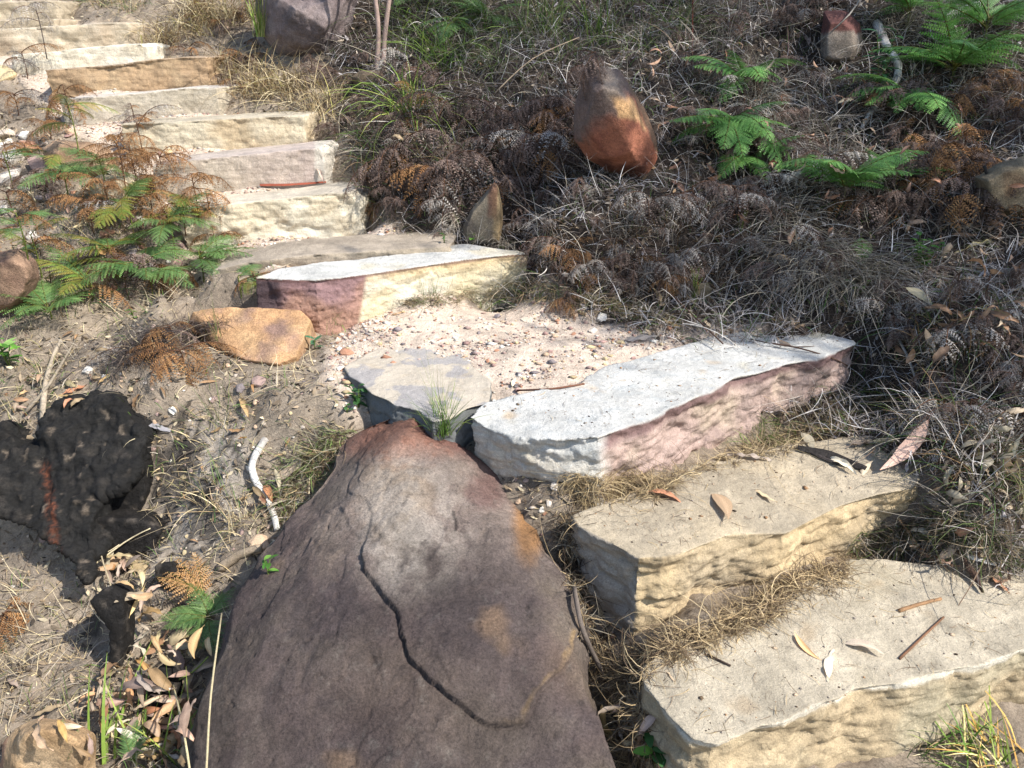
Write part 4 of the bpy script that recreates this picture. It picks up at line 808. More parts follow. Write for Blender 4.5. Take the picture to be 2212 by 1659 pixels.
def fern(u, v, n, Lg, kinds, label, az=(0, 6.283), el=(-.1, .7), stem=.0, group=None, q=None, seed=None, cat='fern', name='bracken_fern', stc='5f6a2c', fr=None):
    p = q or hit(u, v)[0]; r_ = random.Random(seed if seed is not None else int(u*13+v)); o = thing(name, p, label, cat, group)
    if kinds and kinds[0] in GREEN: Lg *= 1.45 if u > 1500 else 1.14; n = n+3 if n > 3 else n; el = (el[0]+.3, el[1]+.2) if u > 1500 else el; stem += .05 if u > 1500 else 0
    elif Lg: Lg *= 1.25
    key = (round(stem, 2), stc)
    if key not in _stem:
        h = max(stem, .03); _stem[key] = tube([(0, 0, -.02), (.004, .003, h*.5), (0, 0, h)], [.0032, .0027, .0022], 'stem', None, stc, 5, 3); _stem[key].materials.append(M_WOOD)
    s = bpy.data.objects.new('stem', _stem[key]); COL.objects.link(s); s.parent = o
    for i in range(n):
        mm = r_.choice(kinds); mm = GREENB[r_.randrange(4)] if u > 1400 and v < 600 and mm in GREEN else mm
        f = bpy.data.objects.new('frond', mm); COL.objects.link(f); f.parent = o
        if fr: a, e, L_ = fr[i]; hz = stem*r_.uniform(.75, 1)
        else: a = az[0]+(az[1]-az[0])*(i+r_.random())/n; e = r_.uniform(*el); L_ = Lg*r_.uniform(.7, 1.15); hz = stem*r_.uniform(.55, 1)
        f.location = (0, 0, hz); f.scale = (L_,)*3
        f.rotation_euler = (Matrix.Rotation(a, 3, 'Z')@Matrix.Rotation(-e, 3, 'Y')@Matrix.Rotation(r_.uniform(-.35, .35), 3, 'X')).to_euler()
    return o
D_ = math.radians
# living ferns
fern(330, 640, 9, .27, GREEN, 'bright green bracken, widest of the left cluster, in front of the stair', (D_(-30), D_(330)), (-.1, .5), .16)
fern(440, 610, 7, .22, GREEN, 'green bracken leaning toward the white-topped step', (D_(-60), D_(120)), (0, .6), .14)
fern(250, 600, 6, .22, GREEN+GREENY, 'green bracken behind the widest one at left', (D_(60), D_(260)), (0, .6), .14)
fern(520, 640, 5, .16, GREENY+GREEN, 'yellowing bracken by the dark left end of the purple-faced step', (D_(-40), D_(140)), (0, .5), .08)
fern(110, 690, 7, .22, GREEN, 'green fern beside the brown rock at the left edge', (D_(20), D_(330)), (.2, 1.), .05)
fern(150, 440, 6, .20, GREEN+GREENY[:1], 'slender green bracken on a long stalk, upper left', (0, 6.28), (-.1, .5), .22)
fern(60, 560, 6, .17, GREEN+RUST[:1], 'green bracken with brown tips over the left edge rock', (0, 6.28), (-.1, .5), .18)
fern(230, 420, 5, .17, GREEN, 'green bracken at the left end of the yellow step', (0, 6.28), (0, .6), .16)
for u, v, n, L_, st, lab in [(380, 560, 7, .24, .20, 'green bracken among rusty fronds over the buried step end'), (90, 600, 6, .22, .18, 'green bracken over the brown left edge rock'), (200, 650, 6, .22, .12, 'low green bracken on the dirt under the left group'), (30, 420, 5, .18, .2, 'green bracken at the left edge among rubble'), (420, 520, 5, .18, .2, 'green tips rising through brown fronds by the cream step'), (170, 330, 5, .18, .22, 'thin green bracken over the brown-orange rock'), (290, 520, 6, .2, .2, 'green bracken in the middle of the left group')]:
    fern(u, v, n, L_, GREEN+GREENY if u > 250 else GREENY+RUST+GREEN[:2], lab, (0, 6.28), (-.2, .8), st)
fern(1570, 300, 9, .27, GREEN, 'soft green fern hanging right of the orange boulder', (D_(190), D_(350)), (-.5, .4), .04)
fern(1600, 200, 6, .22, GREEN, 'upper part of the green ferns right of the boulder', (D_(150), D_(350)), (-.3, .6), .03)
fern(1620, 370, 4, .18, GREEN+GREENY[:1], 'small green fern under the soft green one', (D_(180), D_(350)), (-.5, .3), .02)
fern(1820, 440, 11, .27, GREEN, 'vivid green fern rosette in the middle of the right bank', (D_(-20), D_(320)), (-.15, .7), .04)
fern(1930, 420, 5, .20, GREEN, 'small green fern right of the rosette', (D_(-30), D_(140)), (0, .6), .03)
fern(1855, 530, 1, .17, GREEN, 'single green frond hanging below the rosette', fr=[(D_(265), -.9, .17)])
fern(2050, 190, 10, .32, GREEN, 'largest green fern, on the upper right bank', (D_(-40), D_(300)), (-.1, .8), .08)
fern(2120, 110, 7, .28, GREEN, 'green fern in the top right corner', (D_(-60), D_(200)), (0, .9), .10)
fern(1960, 240, 6, .25, GREEN, 'green fern spreading left over the white branch', (D_(150), D_(290)), (-.3, .4), .04)
fern(1960, 60, 6, .26, GREEN, 'green fern at the top, left of the corner one', (D_(60), D_(250)), (0, .8), .06)
fern(455, 1350, 7, .13, GREEN[:2]+GREEN, 'small fern with green lower and tan upper fronds against the great boulder', (D_(60), D_(300)), (.0, .7), .03)
fern(445, 1300, 5, .13, TAN, 'tan frond spray above the small boulder-side fern', (D_(100), D_(230)), (.1, .9), .03, cat='dead fern')
fern(150, 1660, 3, .085, GREEN[:2], 'green frond tips poking in at the bottom left edge', (D_(20), D_(160)), (.9, 1.3), .02)
fern(290, 1658, 3, .085, GREEN[:2], 'green frond tips at the bottom edge beside the boulder', (D_(40), D_(140)), (.9, 1.3), .02)
fern(1745, 20, 5, .22, DARK+GREENY[:1], 'dark mixed fern at the top edge of the right bank', (0, 6.28), (0, .9), .05)
gb = 'dark green ferns under the top edge'
for i, (u, v) in enumerate([(900, 10), (1010, 20), (1050, 60), (980, 70)]):
    fern(u, v, 4, .24, GREEN, 'dark green feathery fern under the top edge, above the dead bracken', (D_(150), D_(390)), (-.5, .6), .08, group=gb)
# dead ferns around the left cluster
gl = 'rusty dead bracken among the left ferns'
for u, v, n, L_, st, lab in [(330, 470, 7, .20, .16, 'rusty brown bracken standing over the left ferns'), (400, 500, 6, .18, .16, 'brown curled bracken right of the rusty standing one'), (270, 400, 6, .18, .20, 'dark brown withered bracken in front of the yellow step'), (310, 350, 5, .15, .20, 'topmost withered bracken of the left group'),
                             (470, 560, 5, .15, .12, 'light brown bracken tips over the gravel tread'), (40, 250, 6, .20, .12, 'grey-brown bracken at the left edge beside the ochre step'), (110, 300, 6, .18, .10, 'brown bracken under the ochre step'), (60, 170, 6, .18, .15, 'withered grey bracken left of the ochre step'),
                             (30, 480, 6, .18, .14, 'orange-brown bracken on the left edge'), (230, 560, 5, .15, .08, 'small brown bracken behind the green one'), (550, 620, 4, .12, .06, 'orange dead frond tips by the dark step end'), (360, 430, 8, .2, .22, 'tall dark rusty bracken before the tooled step'), (430, 480, 7, .18, .22, 'rusty bracken leaning over the cream step'), (200, 500, 7, .18, .14, 'brown bracken behind the left green group'), (150, 250, 7, .18, .16, 'grey-brown bracken by the smooth beige step'), (20, 360, 6, .18, .12, 'brown bracken over the left rubble'), (300, 430, 8, .17, .24, 'ragged rust bracken above the green fronds'), (240, 480, 8, .16, .2, 'rust and brown bracken tangle behind the left green fronds'), (460, 510, 6, .14, .18, 'thin rusty fronds in front of the cream step'), (380, 620, 6, .14, .1, 'orange fronds low in the widest green bracken')]:
    fern(u, v, n, L_, RUST if u > 60 else RUST+ASH, lab, (0, 6.28), (-.4, .7), st, group=gl, cat='dead fern', name='dead_fern', stc='5a4030')
fern(395, 790, 9, .17, RUST, 'rusty orange dead fern lying on dirt below the orange rock', (D_(150), D_(400)), (-.6, .4), .06, cat='dead fern', name='dead_fern', stc='5a4030')
fern(370, 730, 6, .15, RUST+DARK, 'dark brown fern heap above the rusty orange one', (0, 6.28), (-.4, .4), .05, cat='dead fern', name='dead_fern', stc='5a4030')
fern(270, 760, 6, .14, DARK+ASH, 'blackish dead fern mat left of the rusty orange one', (0, 6.28), (-.3, .2), .02, cat='dead fern', name='dead_fern', stc='3a302a')
fern(10, 1340, 8, .15, RUST, 'rusty fern at the left edge below the charred stump', (D_(-90), D_(90)), (-.5, .6), .03, cat='dead fern', name='dead_fern', stc='5a4030')
fern(810, 450, 5, .12, RUST, 'small rusty fern at the right end of the cream step', (D_(150), D_(380)), (-.6, .5), .04, cat='dead fern', name='dead_fern', stc='5a4030')
fern(100, 120, 5, .20, ASH, 'thin grey withered bracken in front of the layered step', (0, 6.28), (0, .8), .28, cat='dead fern', name='dead_fern', stc='4a4040')
# dead ferns on the right bank
rb = random.Random(77)
REG = [(14, (60, 330), (230, 600), RUST+DARK+ASH, .13, 'withered brown bracken among the rocks left of the stair', 'withered bracken left of the stair'),
       (34, (850, 1250), (170, 420), DARK+DARK+RUST[:1]+ASH[:1], .20, 'dark brown dead fern drooping in the thick mat left of the orange boulder', 'dead ferns matted left of the orange boulder'),
       (28, (900, 1450), (380, 640), DARK+ASH, .13, 'greyish dead fern on the shaded slope under the orange boulder', 'dead ferns under the orange boulder'),
       (26, (1420, 1760), (20, 360), ASH+DARK+DARK, .15, 'ash grey dead fern on the upper bank right of the orange boulder', 'ash grey ferns on the upper bank'),
       (26, (1450, 1800), (360, 640), ASH+DARK, .13, 'ash grey dead fern on the bank between boulder and green rosette', 'ash grey ferns in mid bank'),
       (34, (1850, 2212), (200, 480), RUST+DARK+DARK, .17, 'brown dead bracken below the largest green fern', 'brown dead bracken on the right'),
       (34, (1900, 2212), (620, 950), DARK+ASH, .13, 'dark withered fern on the slope right of the white-topped step', 'dark withered ferns on the right'),
       (10, (400, 560), (20, 220), DARK+RUST, .15, 'dark dead fern among the straw right of the stair', 'dead ferns beside the upper stair'),
       (10, (780, 960), (380, 470), DARK, .12, 'dark dead fern right of the cream step', 'dead ferns by the cream step'),
       (8, (1180, 1480), (560, 680), RUST+DARK, .11, 'small brown fern at the foot of the bank behind the landing', 'small brown ferns behind the landing'),
       (8, (640, 800), (130, 330), DARK, .13, 'dark dead fern under the purplish boulder', 'dead ferns under the purplish boulder')]
skip = [(1330, 270, 95, 130), (1040, 460, 50, 75), (1815, 90, 50, 70)]
for n, (ua, ub), (va, vb), kinds, L_, lab, grp in REG:
    k = 0
    while k < n:
        u, v = rb.uniform(ua, ub), rb.uniform(va, vb)
        if any(abs(u-a) < c_ and -d_ < v-b < d_ for a, b, c_, d_ in skip): continue
        if grp.startswith('dark withered') and v > 760 and u < 1960: continue
        fern(u, v, rb.choice([6, 7, 8]), L_*rb.choice([.5, .7, .9, 1.1, 1.5]), kinds, lab, (D_(170), D_(370)), (-.5, .7), .04+.06*rb.random(), group=grp, q=gp(u, v), seed=k, cat='dead fern', name='dead_fern', stc='5a4030'); k += 1
fern(1285, 140, 6, .17, DARK+RUST[:1], 'dark brown fern hanging over the top of the orange boulder', (D_(180), D_(300)), (-.9, .2), .05, cat='dead fern', name='dead_fern', stc='5a4030')
fern(1235, 230, 6, .17, DARK, 'long dead fronds hanging left of the orange boulder', (D_(200), D_(320)), (-.9, .0), .1, cat='dead fern', name='dead_fern', stc='5a4030', q=gp(1225, 240))
# dead fern fronds draped over the orange boulder's left flank
fern(1255, 160, 6, .20, DARK+RUST[:1], 'dark dead fern draped over the left flank of the orange boulder', (D_(200), D_(320)), (-.9, .1), .05, cat='dead fern', name='dead_fern', stc='5a4030')
# ------------------------------------------------------------------ small leafy plants
def leaf_blade(L_, w, fold=.25, droop=.5, n=6, teeth=0):
    V, F = [], []
    for i in range(n+1):
        s = i/n; ww = w*math.sin(math.pi*min(1, s*.93+.05))**.8*(1+teeth*(i % 2)); x = L_*s; z = -droop*L_*s*s*.5
        V += [(x, -ww, z+fold*ww), (x, 0, z), (x, ww, z+fold*ww)]
    for i in range(n):
        for k in (0, 1): F.append([i*3+k, i*3+k+1, (i+1)*3+k+1, (i+1)*3+k])
    return np.array(V), np.array(F)
def leafy(u, v, nst, hgt, per, L_, w, cols, label, name='seedling', cat='seedling', lean=.3, teeth=0, q=None, whorl=False):
    p = q or hit(u, v)[0]; r_ = random.Random(int(u+v)); o = thing(name, p, label, cat); VV, FF_, CC = [], [], []; off = 0
    for s in range(nst):
        az = r_.uniform(0, 6.28); ln = lean*r_.uniform(.3, 1.2) if nst > 1 else .08; h = hgt*r_.uniform(.6, 1.1); dx, dy = math.cos(az)*ln*h, math.sin(az)*ln*h
        sm = link('stem', tube([(0, 0, -.01), (dx*.4, dy*.4, h*.5), (dx, dy, h)], [.0022, .0017, .001], 'stem', None, '5c6b32', 5, 3), M_WOOD, o)
        for i in range(per):
            t = .25+.75*(i/max(1, per-1)); c_ = Vector((dx*t*t, dy*t*t, h*t)); a = (i*2.4 if not whorl else i*1.57)+r_.uniform(-.3, .3); e = r_.uniform(-.1, .6)
            V, F = leaf_blade(L_*r_.uniform(.65, 1.1), w*r_.uniform(.8, 1.1), teeth=teeth, n=8 if teeth else 6)
            M = Matrix.Translation(c_)@Matrix.Rotation(a, 4, 'Z')@Matrix.Rotation(-e, 4, 'Y')@Matrix.Rotation(r_.uniform(-.3, .3), 4, 'X')
            W_ = np.array([tuple(M@Vector(x)) for x in V]); VV.append(W_); FF_.append(F+off); off += len(V); CC.append(np.tile(lin(r_.choice(cols))*r_.uniform(.85, 1.15), (len(V), 1)))
    link('foliage', mesh('foliage', np.concatenate(VV), np.concatenate(FF_), np.concatenate(CC), True), M_GREEN, o); return o
LG = ['5f8f38', '78a548', '4c7a30']; LD = ['3f6a38', '4f7a48', '365a2c']
leafy(1985, 590, 9, .13, 7, .034, .009, LG, 'light green toothed-leaf shrublet on the right bank', 'leafy_shrub', 'shrub', .5, .12)
leafy(1850, 640, 4, .07, 5, .026, .006, LG, 'smaller leafy sprig lower left of the light green shrublet', lean=.6)
leafy(1415, 1650, 2, .10, 7, .050, .012, LD+LG[:1], 'green broad-leaved seedling beside the lowest step at the bottom edge', lean=.3)
leafy(775, 880, 4, .07, 6, .034, .0075, LD, 'leafy green seedling against the shaded side of the grey slab', lean=.4)
leafy(680, 755, 1, .045, 5, .040, .008, ['4f7f5c', '3f6a4a'], 'little blue-green sprout beside the orange rock')
leafy(1020, 525, 2, .06, 6, .028, .009, LG, 'small sprout at the foot of the triangular slab', lean=.4)
leafy(20, 790, 4, .10, 6, .060, .011, LG+['86a860'], 'lance-leaved green plant at the left edge above the stump', lean=.5)
leafy(290, 690, 2, .05, 5, .026, .005, LG, 'tiny green seedling under the left ferns')
leafy(1895, 200, 4, .26, 10, .075, .012, ['4f7a50', '6a8f68', '3f6a45'], 'sage green lance-leaved shrub in front of the white branch', 'leafy_shrub', 'shrub', .35)
leafy(960, 525, 2, .05, 5, .026, .006, LD, 'tiny dark sprout at the right end of the buried step')
leafy(1430, 560, 1, .03, 4, .020, .006, LG, 'tiny sprout on the dark slope behind the landing')
leafy(580, 1240, 2, .05, 4, .030, .007, LG, 'small green shoot against the left side of the great boulder')
leafy(750, 890, 2, .03, 4, .022, .006, LD, 'small sprig below the slab seedling')
leafy(1600, 500, 5, .10, 12, .012, .0018, ['6a6a3c', '5a5a34'], 'olive heath sprig on the bank', 'heath_plant', 'shrub', .4)
leafy(1500, 640, 5, .12, 14, .012, .0018, ['6a6a3c', '4a4a30'], 'olive heath sprig by the mossy stone', 'heath_plant', 'shrub', .4)
leafy(1960, 70, 5, .12, 12, .014, .002, ['5f7a3c', '5a6a34'], 'fine-leaved heath sprig at the top of the right bank', 'heath_plant', 'shrub', .4)
# ------------------------------------------------------------------ stems, sticks, branches, charcoal
o = thing('sapling', gp(826, 150), 'pinkish-brown twin-stemmed sapling rising out of the top edge beside the purplish boulder', 'sapling')
g0 = Vector(o.location)
for dx, tx in ((.0, .10), (-.035, .015)):
    b = g0+Vector((dx, 0, -.02)); t_ = tube([b-g0, b-g0+Vector((tx*.3-dx*.6, .01, .22)), b-g0+Vector((tx*.8, .03, .5)), b-g0+Vector((tx*1.3, .05, 1.0)), b-g0+Vector((tx*2, .05, 1.9))], [.016, .013, .011, .009, .005], 'stem', None, 'a08a80', 8, 5, 3, .05)
    link('stem', t_, M_WOOD, o)
R = random.Random(4); VV, FF_, off = [], [], 0
for i in range(160):
    V, F = leaf_blade(R.uniform(.08, .13), .009); M = Matrix.Translation((R.gauss(.13, .16), R.gauss(.05, .16), R.uniform(1.2, 2.1)))@Euler((R.uniform(-1, 1), R.uniform(.3, 1.5), R.uniform(0, 6.28))).to_matrix().to_4x4()
    VV.append(np.array([tuple(M@Vector(x)) for x in V])); FF_.append(F+off); off += len(V)
link('foliage', mesh('foliage', np.concatenate(VV), np.concatenate(FF_), lin('4f6a3c'), True), M_GREEN, o)
twig([(600,1150,.0),(590,1115,.01),(570,1080,.015),(552,1050,.02),(548,1020,.02),(562,985,.015),(575,955,.0)], .0105, .013, lambda P: mixc(np.tile(lin('d2cec8'), (len(P), 1)), lin('5d534a'), sstep(-.3, -.2, -proj(P)[1]/1000+.70)), 'bent bleached white stick with a dark knot, left of the great boulder', name='branch', cat='stick', lift=.012)
twig([(475,1235),(520,1205),(565,1190)], .016, .012, '9c8c78', 'grey weathered log end poking from the left side of the great boulder', name='branch', cat='stick', lift=.012)
twig([(0,945),(30,958),(85,955),(105,945)], .014, .009, 'a89478', 'curved tan stick across the notch of the charred stump', name='branch', cat='stick', lift=.02)
twig([(95,930),(100,850),(118,780),(135,745)], .011, .007, 'a39684', 'pale dead stem lying behind the charred stump', name='branch', cat='stick', lift=.02)
twig([(60,900),(110,840),(165,745)], .007, .004, '8f8474', 'grey stem leaning beside the pale dead one', name='branch', cat='stick', lift=.02)
twig([(1118,845),(1190,842),(1262,831)], .0035, .003, '6b4a3a', 'straight reddish stick lying on the white top of the long step', lift=.003)
twig([(1665,748),(1730,760),(1800,782),(1835,800)], .0035, .0022, '5a4438', 'dark twig across the right part of the white top', lift=.012)
twig([(1620,738),(1720,755),(1850,745)], .0022, .0016, '4a3c34', 'thin dark twig behind the thicker one on the white top', lift=.01)
twig([(1942,1322),(1985,1308),(2032,1296)], .0055, .004, '9a7858', 'short peeled stick on the lowest step', lift=.004)
twig([(1943,1425),(1995,1375),(2038,1335)], .0035, .0025, '7a5a44', 'long thin stick on the lowest step', lift=.003)
twig([(1527,1417),(1578,1440)], .003, .0025, '3f332c', 'short dark stick near the left end of the lowest step', lift=.003)
twig([(1240,1290),(1250,1350),(1265,1400),(1300,1470),(1340,1530),(1375,1610),(1390,1659)], .007, .006, '6a6058', 'long grey stick lying in the gap between boulder and lowest step', lift=.03)
twig([(1310,1540),(1345,1600),(1365,1659)], .004, .003, '4a403a', 'dark thin stick beside the long grey one', lift=.02)
twig([(2040,350,.03),(2010,420,.05),(1985,460,.03),(1955,510)], .011, .008, '8a7460', 'brown dead branch slanting below the largest fern', name='branch', cat='stick', lift=.02)
twig([(1896,630),(1912,700),(1935,760),(1955,800),(1975,860)], .006, .004, '9a948c', 'grey lichened twig right of the grey-straw tussock', lift=.05)
twig([(2120,380),(2140,440),(2165,540),(2168,620)], .006, .004, '2e2a28', 'black burnt stem by the right edge', lift=.04)
twig([(2058,650),(2000,740),(1960,790)], .003, .002, 'b0a696', 'pale straight stalk crossing the right slope', lift=.06)
twig([(1075,330,.05),(1110,400,.05),(1135,470,.04),(1120,520,.0)], .0045, .003, '7a726a', 'grey curved stem right of the triangular slab', lift=.04)
twig([(1070,265,.06),(1150,200,.08),(1250,130,.03)], .003, .002, 'a08e78', 'pale stem crossing the dead fern mat', lift=.08)
twig([(1690,30),(1697,80),(1700,150)], .008, .006, '3a2c2a', 'dark upright burnt stem on the upper bank', lift=.05)
twig([(1490,-30,.2),(1492,60,.1),(1495,130)], .004, .004, '5a2c24', 'thin red-brown upright stem above the soft green fern', lift=.01)
twig([(1880,-20),(1830,60),(1750,130)], .005, .003, '8f8880', 'grey stick slanting from the top on the upper bank', lift=.06)
twig([(1640,820),(1500,610),(1400,620)], .002, .002, '8a7a66', 'x')if 0 else None
twig([(1580,470,.02),(1500,560,.03),(1420,600,.02),(1330,590,.02)], .0028, .0018, '9a8e80', 'pale curved stem on the slope under the orange boulder', lift=.03)
twig([(1560,760,.0),(1480,700,.03),(1400,620,.03)], .0028, .0018, '5a4438', 'dark brown stem reaching down from the bank to the landing', lift=.03)
tw = 'dry twigs strewn over the bank'
for i in range(90):
    u, v = rb.uniform(800, 2190), rb.uniform(60, 700)
    if u < 1200 and v > 480 or (u < 1700 and v > 640): continue
    g_ = gp(u, v); a = rb.uniform(0, 6.28); L_ = rb.uniform(.06, .20); P = []
    for t in (0, .33, .66, 1):
        x, y = g_.x+math.cos(a)*L_*t+rb.uniform(-.01, .01), g_.y+math.sin(a)*L_*t*.7; P.append(Vector((x, y, H(x, y)[0]+.03+rb.uniform(0, .03))))
    twig(None, .0026, .0014, rb.choice(['9a9084', 'b5aca0', '6e6258', '54463c', '8a7a66']), 'thin dry twig lying in the tangle of the bank', tw, q=P)
tw2 = 'dry twigs on the left dirt'
for i in range(34):
    u, v = rb.uniform(0, 640), rb.uniform(720, 1500); g_ = gp(u, v); a = rb.uniform(0, 6.28); L_ = rb.uniform(.04, .16); P = []
    for t in (0, .33, .66, 1):
        x, y = g_.x+math.cos(a)*L_*t+rb.uniform(-.01, .01), g_.y+math.sin(a)*L_*t*.7; P.append(Vector((x, y, H(x, y)[0]+.008+rb.uniform(0, .02))))
    twig(None, .0024, .0014, rb.choice(['9a9084', 'c9bda6', '6e6258', 'a8947a']), 'thin dry twig lying on the dirt left of the great boulder', tw2, q=P)
# bleached branch on the upper right bank
for pts, r0, r1, lab in [([(1892,60),(1912,105),(1938,150),(1930,190),(1885,245)], .022, .016, 'thick white ash-bleached branch on the upper right bank'), ([(2035,48),(2070,35),(2115,18)], .026, .020, 'white bleached log piece under the corner fern'),
                         ([(1690,395),(1730,385),(1765,350)], .022, .012, 'white splintered wood under the green rosette'), ([(1880,250),(1860,285)], .014, .008, 'white branch tip below the thick bleached branch')]:
    twig(pts, r0, r1, lambda P: mixc(np.tile(lin('d8d4d0'), (len(P), 1)), lin('8a8480'), sstep(.0, .3, fbm(P, 30, 3, 7))), lab, name='bleached_branch', cat='branch', lift=.02)
for pts, c_, lab in [([(440,1670),(420,1560),(396,1475)], 'cbbd94', 'pale straw stalk leaning up from the bottom edge'), ([(472,1665),(480,1500),(500,1330)], 'b0a382', 'long thin stalk standing in front of the great boulder'), ([(396,1475),(440,1450),(470,1420)], '8a9a50', 'broken green tip of the pale straw stalk'),
                         ([(230,1230),(190,1120),(165,1080)], 'b5a88c', 'pale dry stalk crossing the charred stump'), ([(190,1255),(290,1180),(345,1150)], 'cbbd9c', 'straight pale stick across the layered charred wood'), ([(270,1290),(230,1150),(245,1000)], 'a3967c', 'thin bent stalk over the cracked root slab')]:
    P = [hit(u, v)[0]+Vector((0, -.05, .05)) for u, v in pts]; twig(None, .0028, .002, c_, lab, q=P)
def flatbark(pts, hw, thick, colr, label, seed, mat=None, name='bark_strip', cat='bark', lift=.006):
    P = [hit(u, v)[0]+Vector((0, 0, lift)) for u, v in pts]; bm = bmesh.new(); n = 14; r_ = random.Random(seed); rows = []
    for i in range(n+1):
        t = i/n*(len(P)-1); k = min(int(t), len(P)-2); c_ = P[k].lerp(P[k+1], t-k); T = (P[k+1]-P[k]).normalized(); A = Vector((-T.y, T.x, 0)).normalized(); w = hw*(math.sin(math.pi*(i+.6)/(n+1.2))**.5)*r_.uniform(.7, 1.15)
        rows.append([bm.verts.new(c_+A*w*s+Vector((0, 0, thick*(z+(1-abs(s))*1.2)))) for s, z in ((-1, 0), (-.4, .5), (.3, .6), (1, .1), (.3, -.6), (-.4, -.6))])
    for i in range(n):
        for k in range(6): bm.faces.new((rows[i][k], rows[i][(k+1) % 6], rows[i+1][(k+1) % 6], rows[i+1][k]))
    bm.faces.new(rows[0]); bm.faces.new(rows[-1]); bmesh.ops.recalc_face_normals(bm, faces=bm.faces[:]); me = bpy.data.meshes.new(name); bm.to_mesh(me); bm.free(); setcol(me, lin(colr))
    o = link(name, me, mat or M_WOOD); own(o, P[0]); return tag(o, label, cat)
flatbark([(562,404),(620,403),(705,397)], .018, .006, '8a4a38', 'reddish strip of bark lying across the tread below the tooled step', 1)
flatbark([(1722,972),(1790,985),(1870,1018)], .026, .007, '2c2826', 'black charred bark splinter lying on the second step', 2, M_CHAR)
flatbark([(1745,980),(1800,1003),(1850,1012)], .008, .004, '3c3634', 'thin black splinter beside the charred bark', 3, M_CHAR)
flatbark([(2060,1180),(2100,1240),(2122,1285)], .010, .005, '4c3a30', 'dark curled bark piece at the back of the lowest step', 4)
flatbark([(2085,1205),(2120,1215),(2150,1225)], .010, .005, 'd0cac0', 'white papery bark curl at the back of the lowest step', 5)
flatbark([(280,1010-95),(330,920),(370,935)], .018, .005, '8e8c90', 'grey weathered bark piece behind the charred stump', 6)
# charred stump
def extr(ring, yf, dep, name, label, cat, colf, voxel, seed, mat, amp=.012, back=.8):
    cu = sum(p[0] for p in ring)/len(ring); cv = sum(p[1] for p in ring)/len(ring); fr_ = [aty(u, v, yf(u, v)) for u, v in ring]
    ctr = sum(fr_, Vector())/len(fr_); bk = [ctr+(p-ctr)*back+Vector((0, dep, -.02)) for p in fr_]
    me = solid(name, prism(fr_, bk), voxel, 3); V, Nn = arr(me); A = V*np.array([1.6, 1.6, .55])
    d = -(scallop(A, 9, seed+5)-.33)*amp*.9+(np.minimum(scallop(V*np.array([1, 1, .7]), 34, seed+6), .2))*amp*.9+fbm(V*np.array([1, 1, .3]), 22, 4, seed+8)*amp*.8+fbm(A, 14, 4, seed, .6, True)*amp*.5+fbm(V, 7, 3, seed+1)*amp*1.6+fbm(V, 50, 3, seed+2, .7)*amp*.35; V2 = V+Nn*d[:, None]; put(me, V2); setcol(me, colf(V2, Nn)); o = recenter(link(name, me, mat)); return tag(o, label, cat)
def cch(V, Nn):
    u, v = proj(V); m = fbm(V, 16, 4, 301); c = mixc(np.tile(lin('1d1c1b'), (len(V), 1)), lin('35312d'), sstep(.05, .4, m)*.7); c = mixc(c, lin('75695c'), sstep(.25, .45, fbm(V*np.array([1, 1, .5]), 24, 4, 302))*.6); c = mixc(c, lin('0e0d0d'), 1-sstep(.06, .14, scallop(V*np.array([1, 1, .6]), 30, 306)))
    e = np.abs(u-(98+(v-1000)*.12)+fbm(V, 30, 3, 9)*14)/(11+m*9); return mixc(c, lin('5a3424'), (1-sstep(.4, 1.4, e))*(.1+.75*sstep(-.2, .2, fbm(V*np.array([3, 3, .4]), 30, 3, 307)))*sstep(985, 1015, v)*(1-sstep(1170, 1215, v)))
extr([(-60,1010),(-20,930),(0,962),(40,975),(86,965),(92,905),(120,880),(180,868),(215,862),(255,856),(265,880),(300,925),(312,960),(300,1010),(290,1040),(250,1060),(210,1075),(190,1160),(205,1225),(190,1262),(150,1200),(80,1150),(20,1120),(-60,1100)],
     lambda u, v: 2.33-(v-870)*.00117, .25, 'charred_stump', 'large burnt black tree stump with a rusty streak at the left edge', 'stump', cch, .006, 300, M_CHAR, .024)
cbk = lambda V, Nn: mixc(np.tile(lin('1f1d1c'), (len(V), 1)), lin('4a443e'), sstep(.15, .4, fbm(V, 20, 3, 305)))
def charchunk(ring, lab, seed, dep=.08):
    vb = max(p[1] for p in ring); uc = sum(p[0] for p in ring)/len(ring); yb = gp(uc, vb-8).y
    extr(ring, lambda u, v: yb-.02+(vb-v)*.0003, dep, 'charred_log', lab, 'charred wood', cbk, .006, seed, M_CHAR, .008)
charchunk([(312,1475),(335,1455),(362,1465),(372,1500),(365,1560),(330,1562),(312,1520)], 'small black charred stub with pale middle by the boulder', 310)
charchunk([(196,1300),(235,1270),(262,1285),(266,1400),(262,1445),(232,1440),(240,1360)], 'narrow black charred root in the leaf litter', 311)
charchunk([(225,1000),(300,990),(315,1060),(300,1110),(235,1100)], 'cracked charred root slab right of the stump', 312, .1)
charchunk([(190,1115),(310,1125),(345,1150),(330,1190),(240,1205),(195,1180)], 'layered charred wood below the cracked root slab', 313, .1)
charchunk([(335,1225),(365,1215),(385,1240),(375,1275),(340,1270)], 'small charred knob above the small fern', 314, .05)
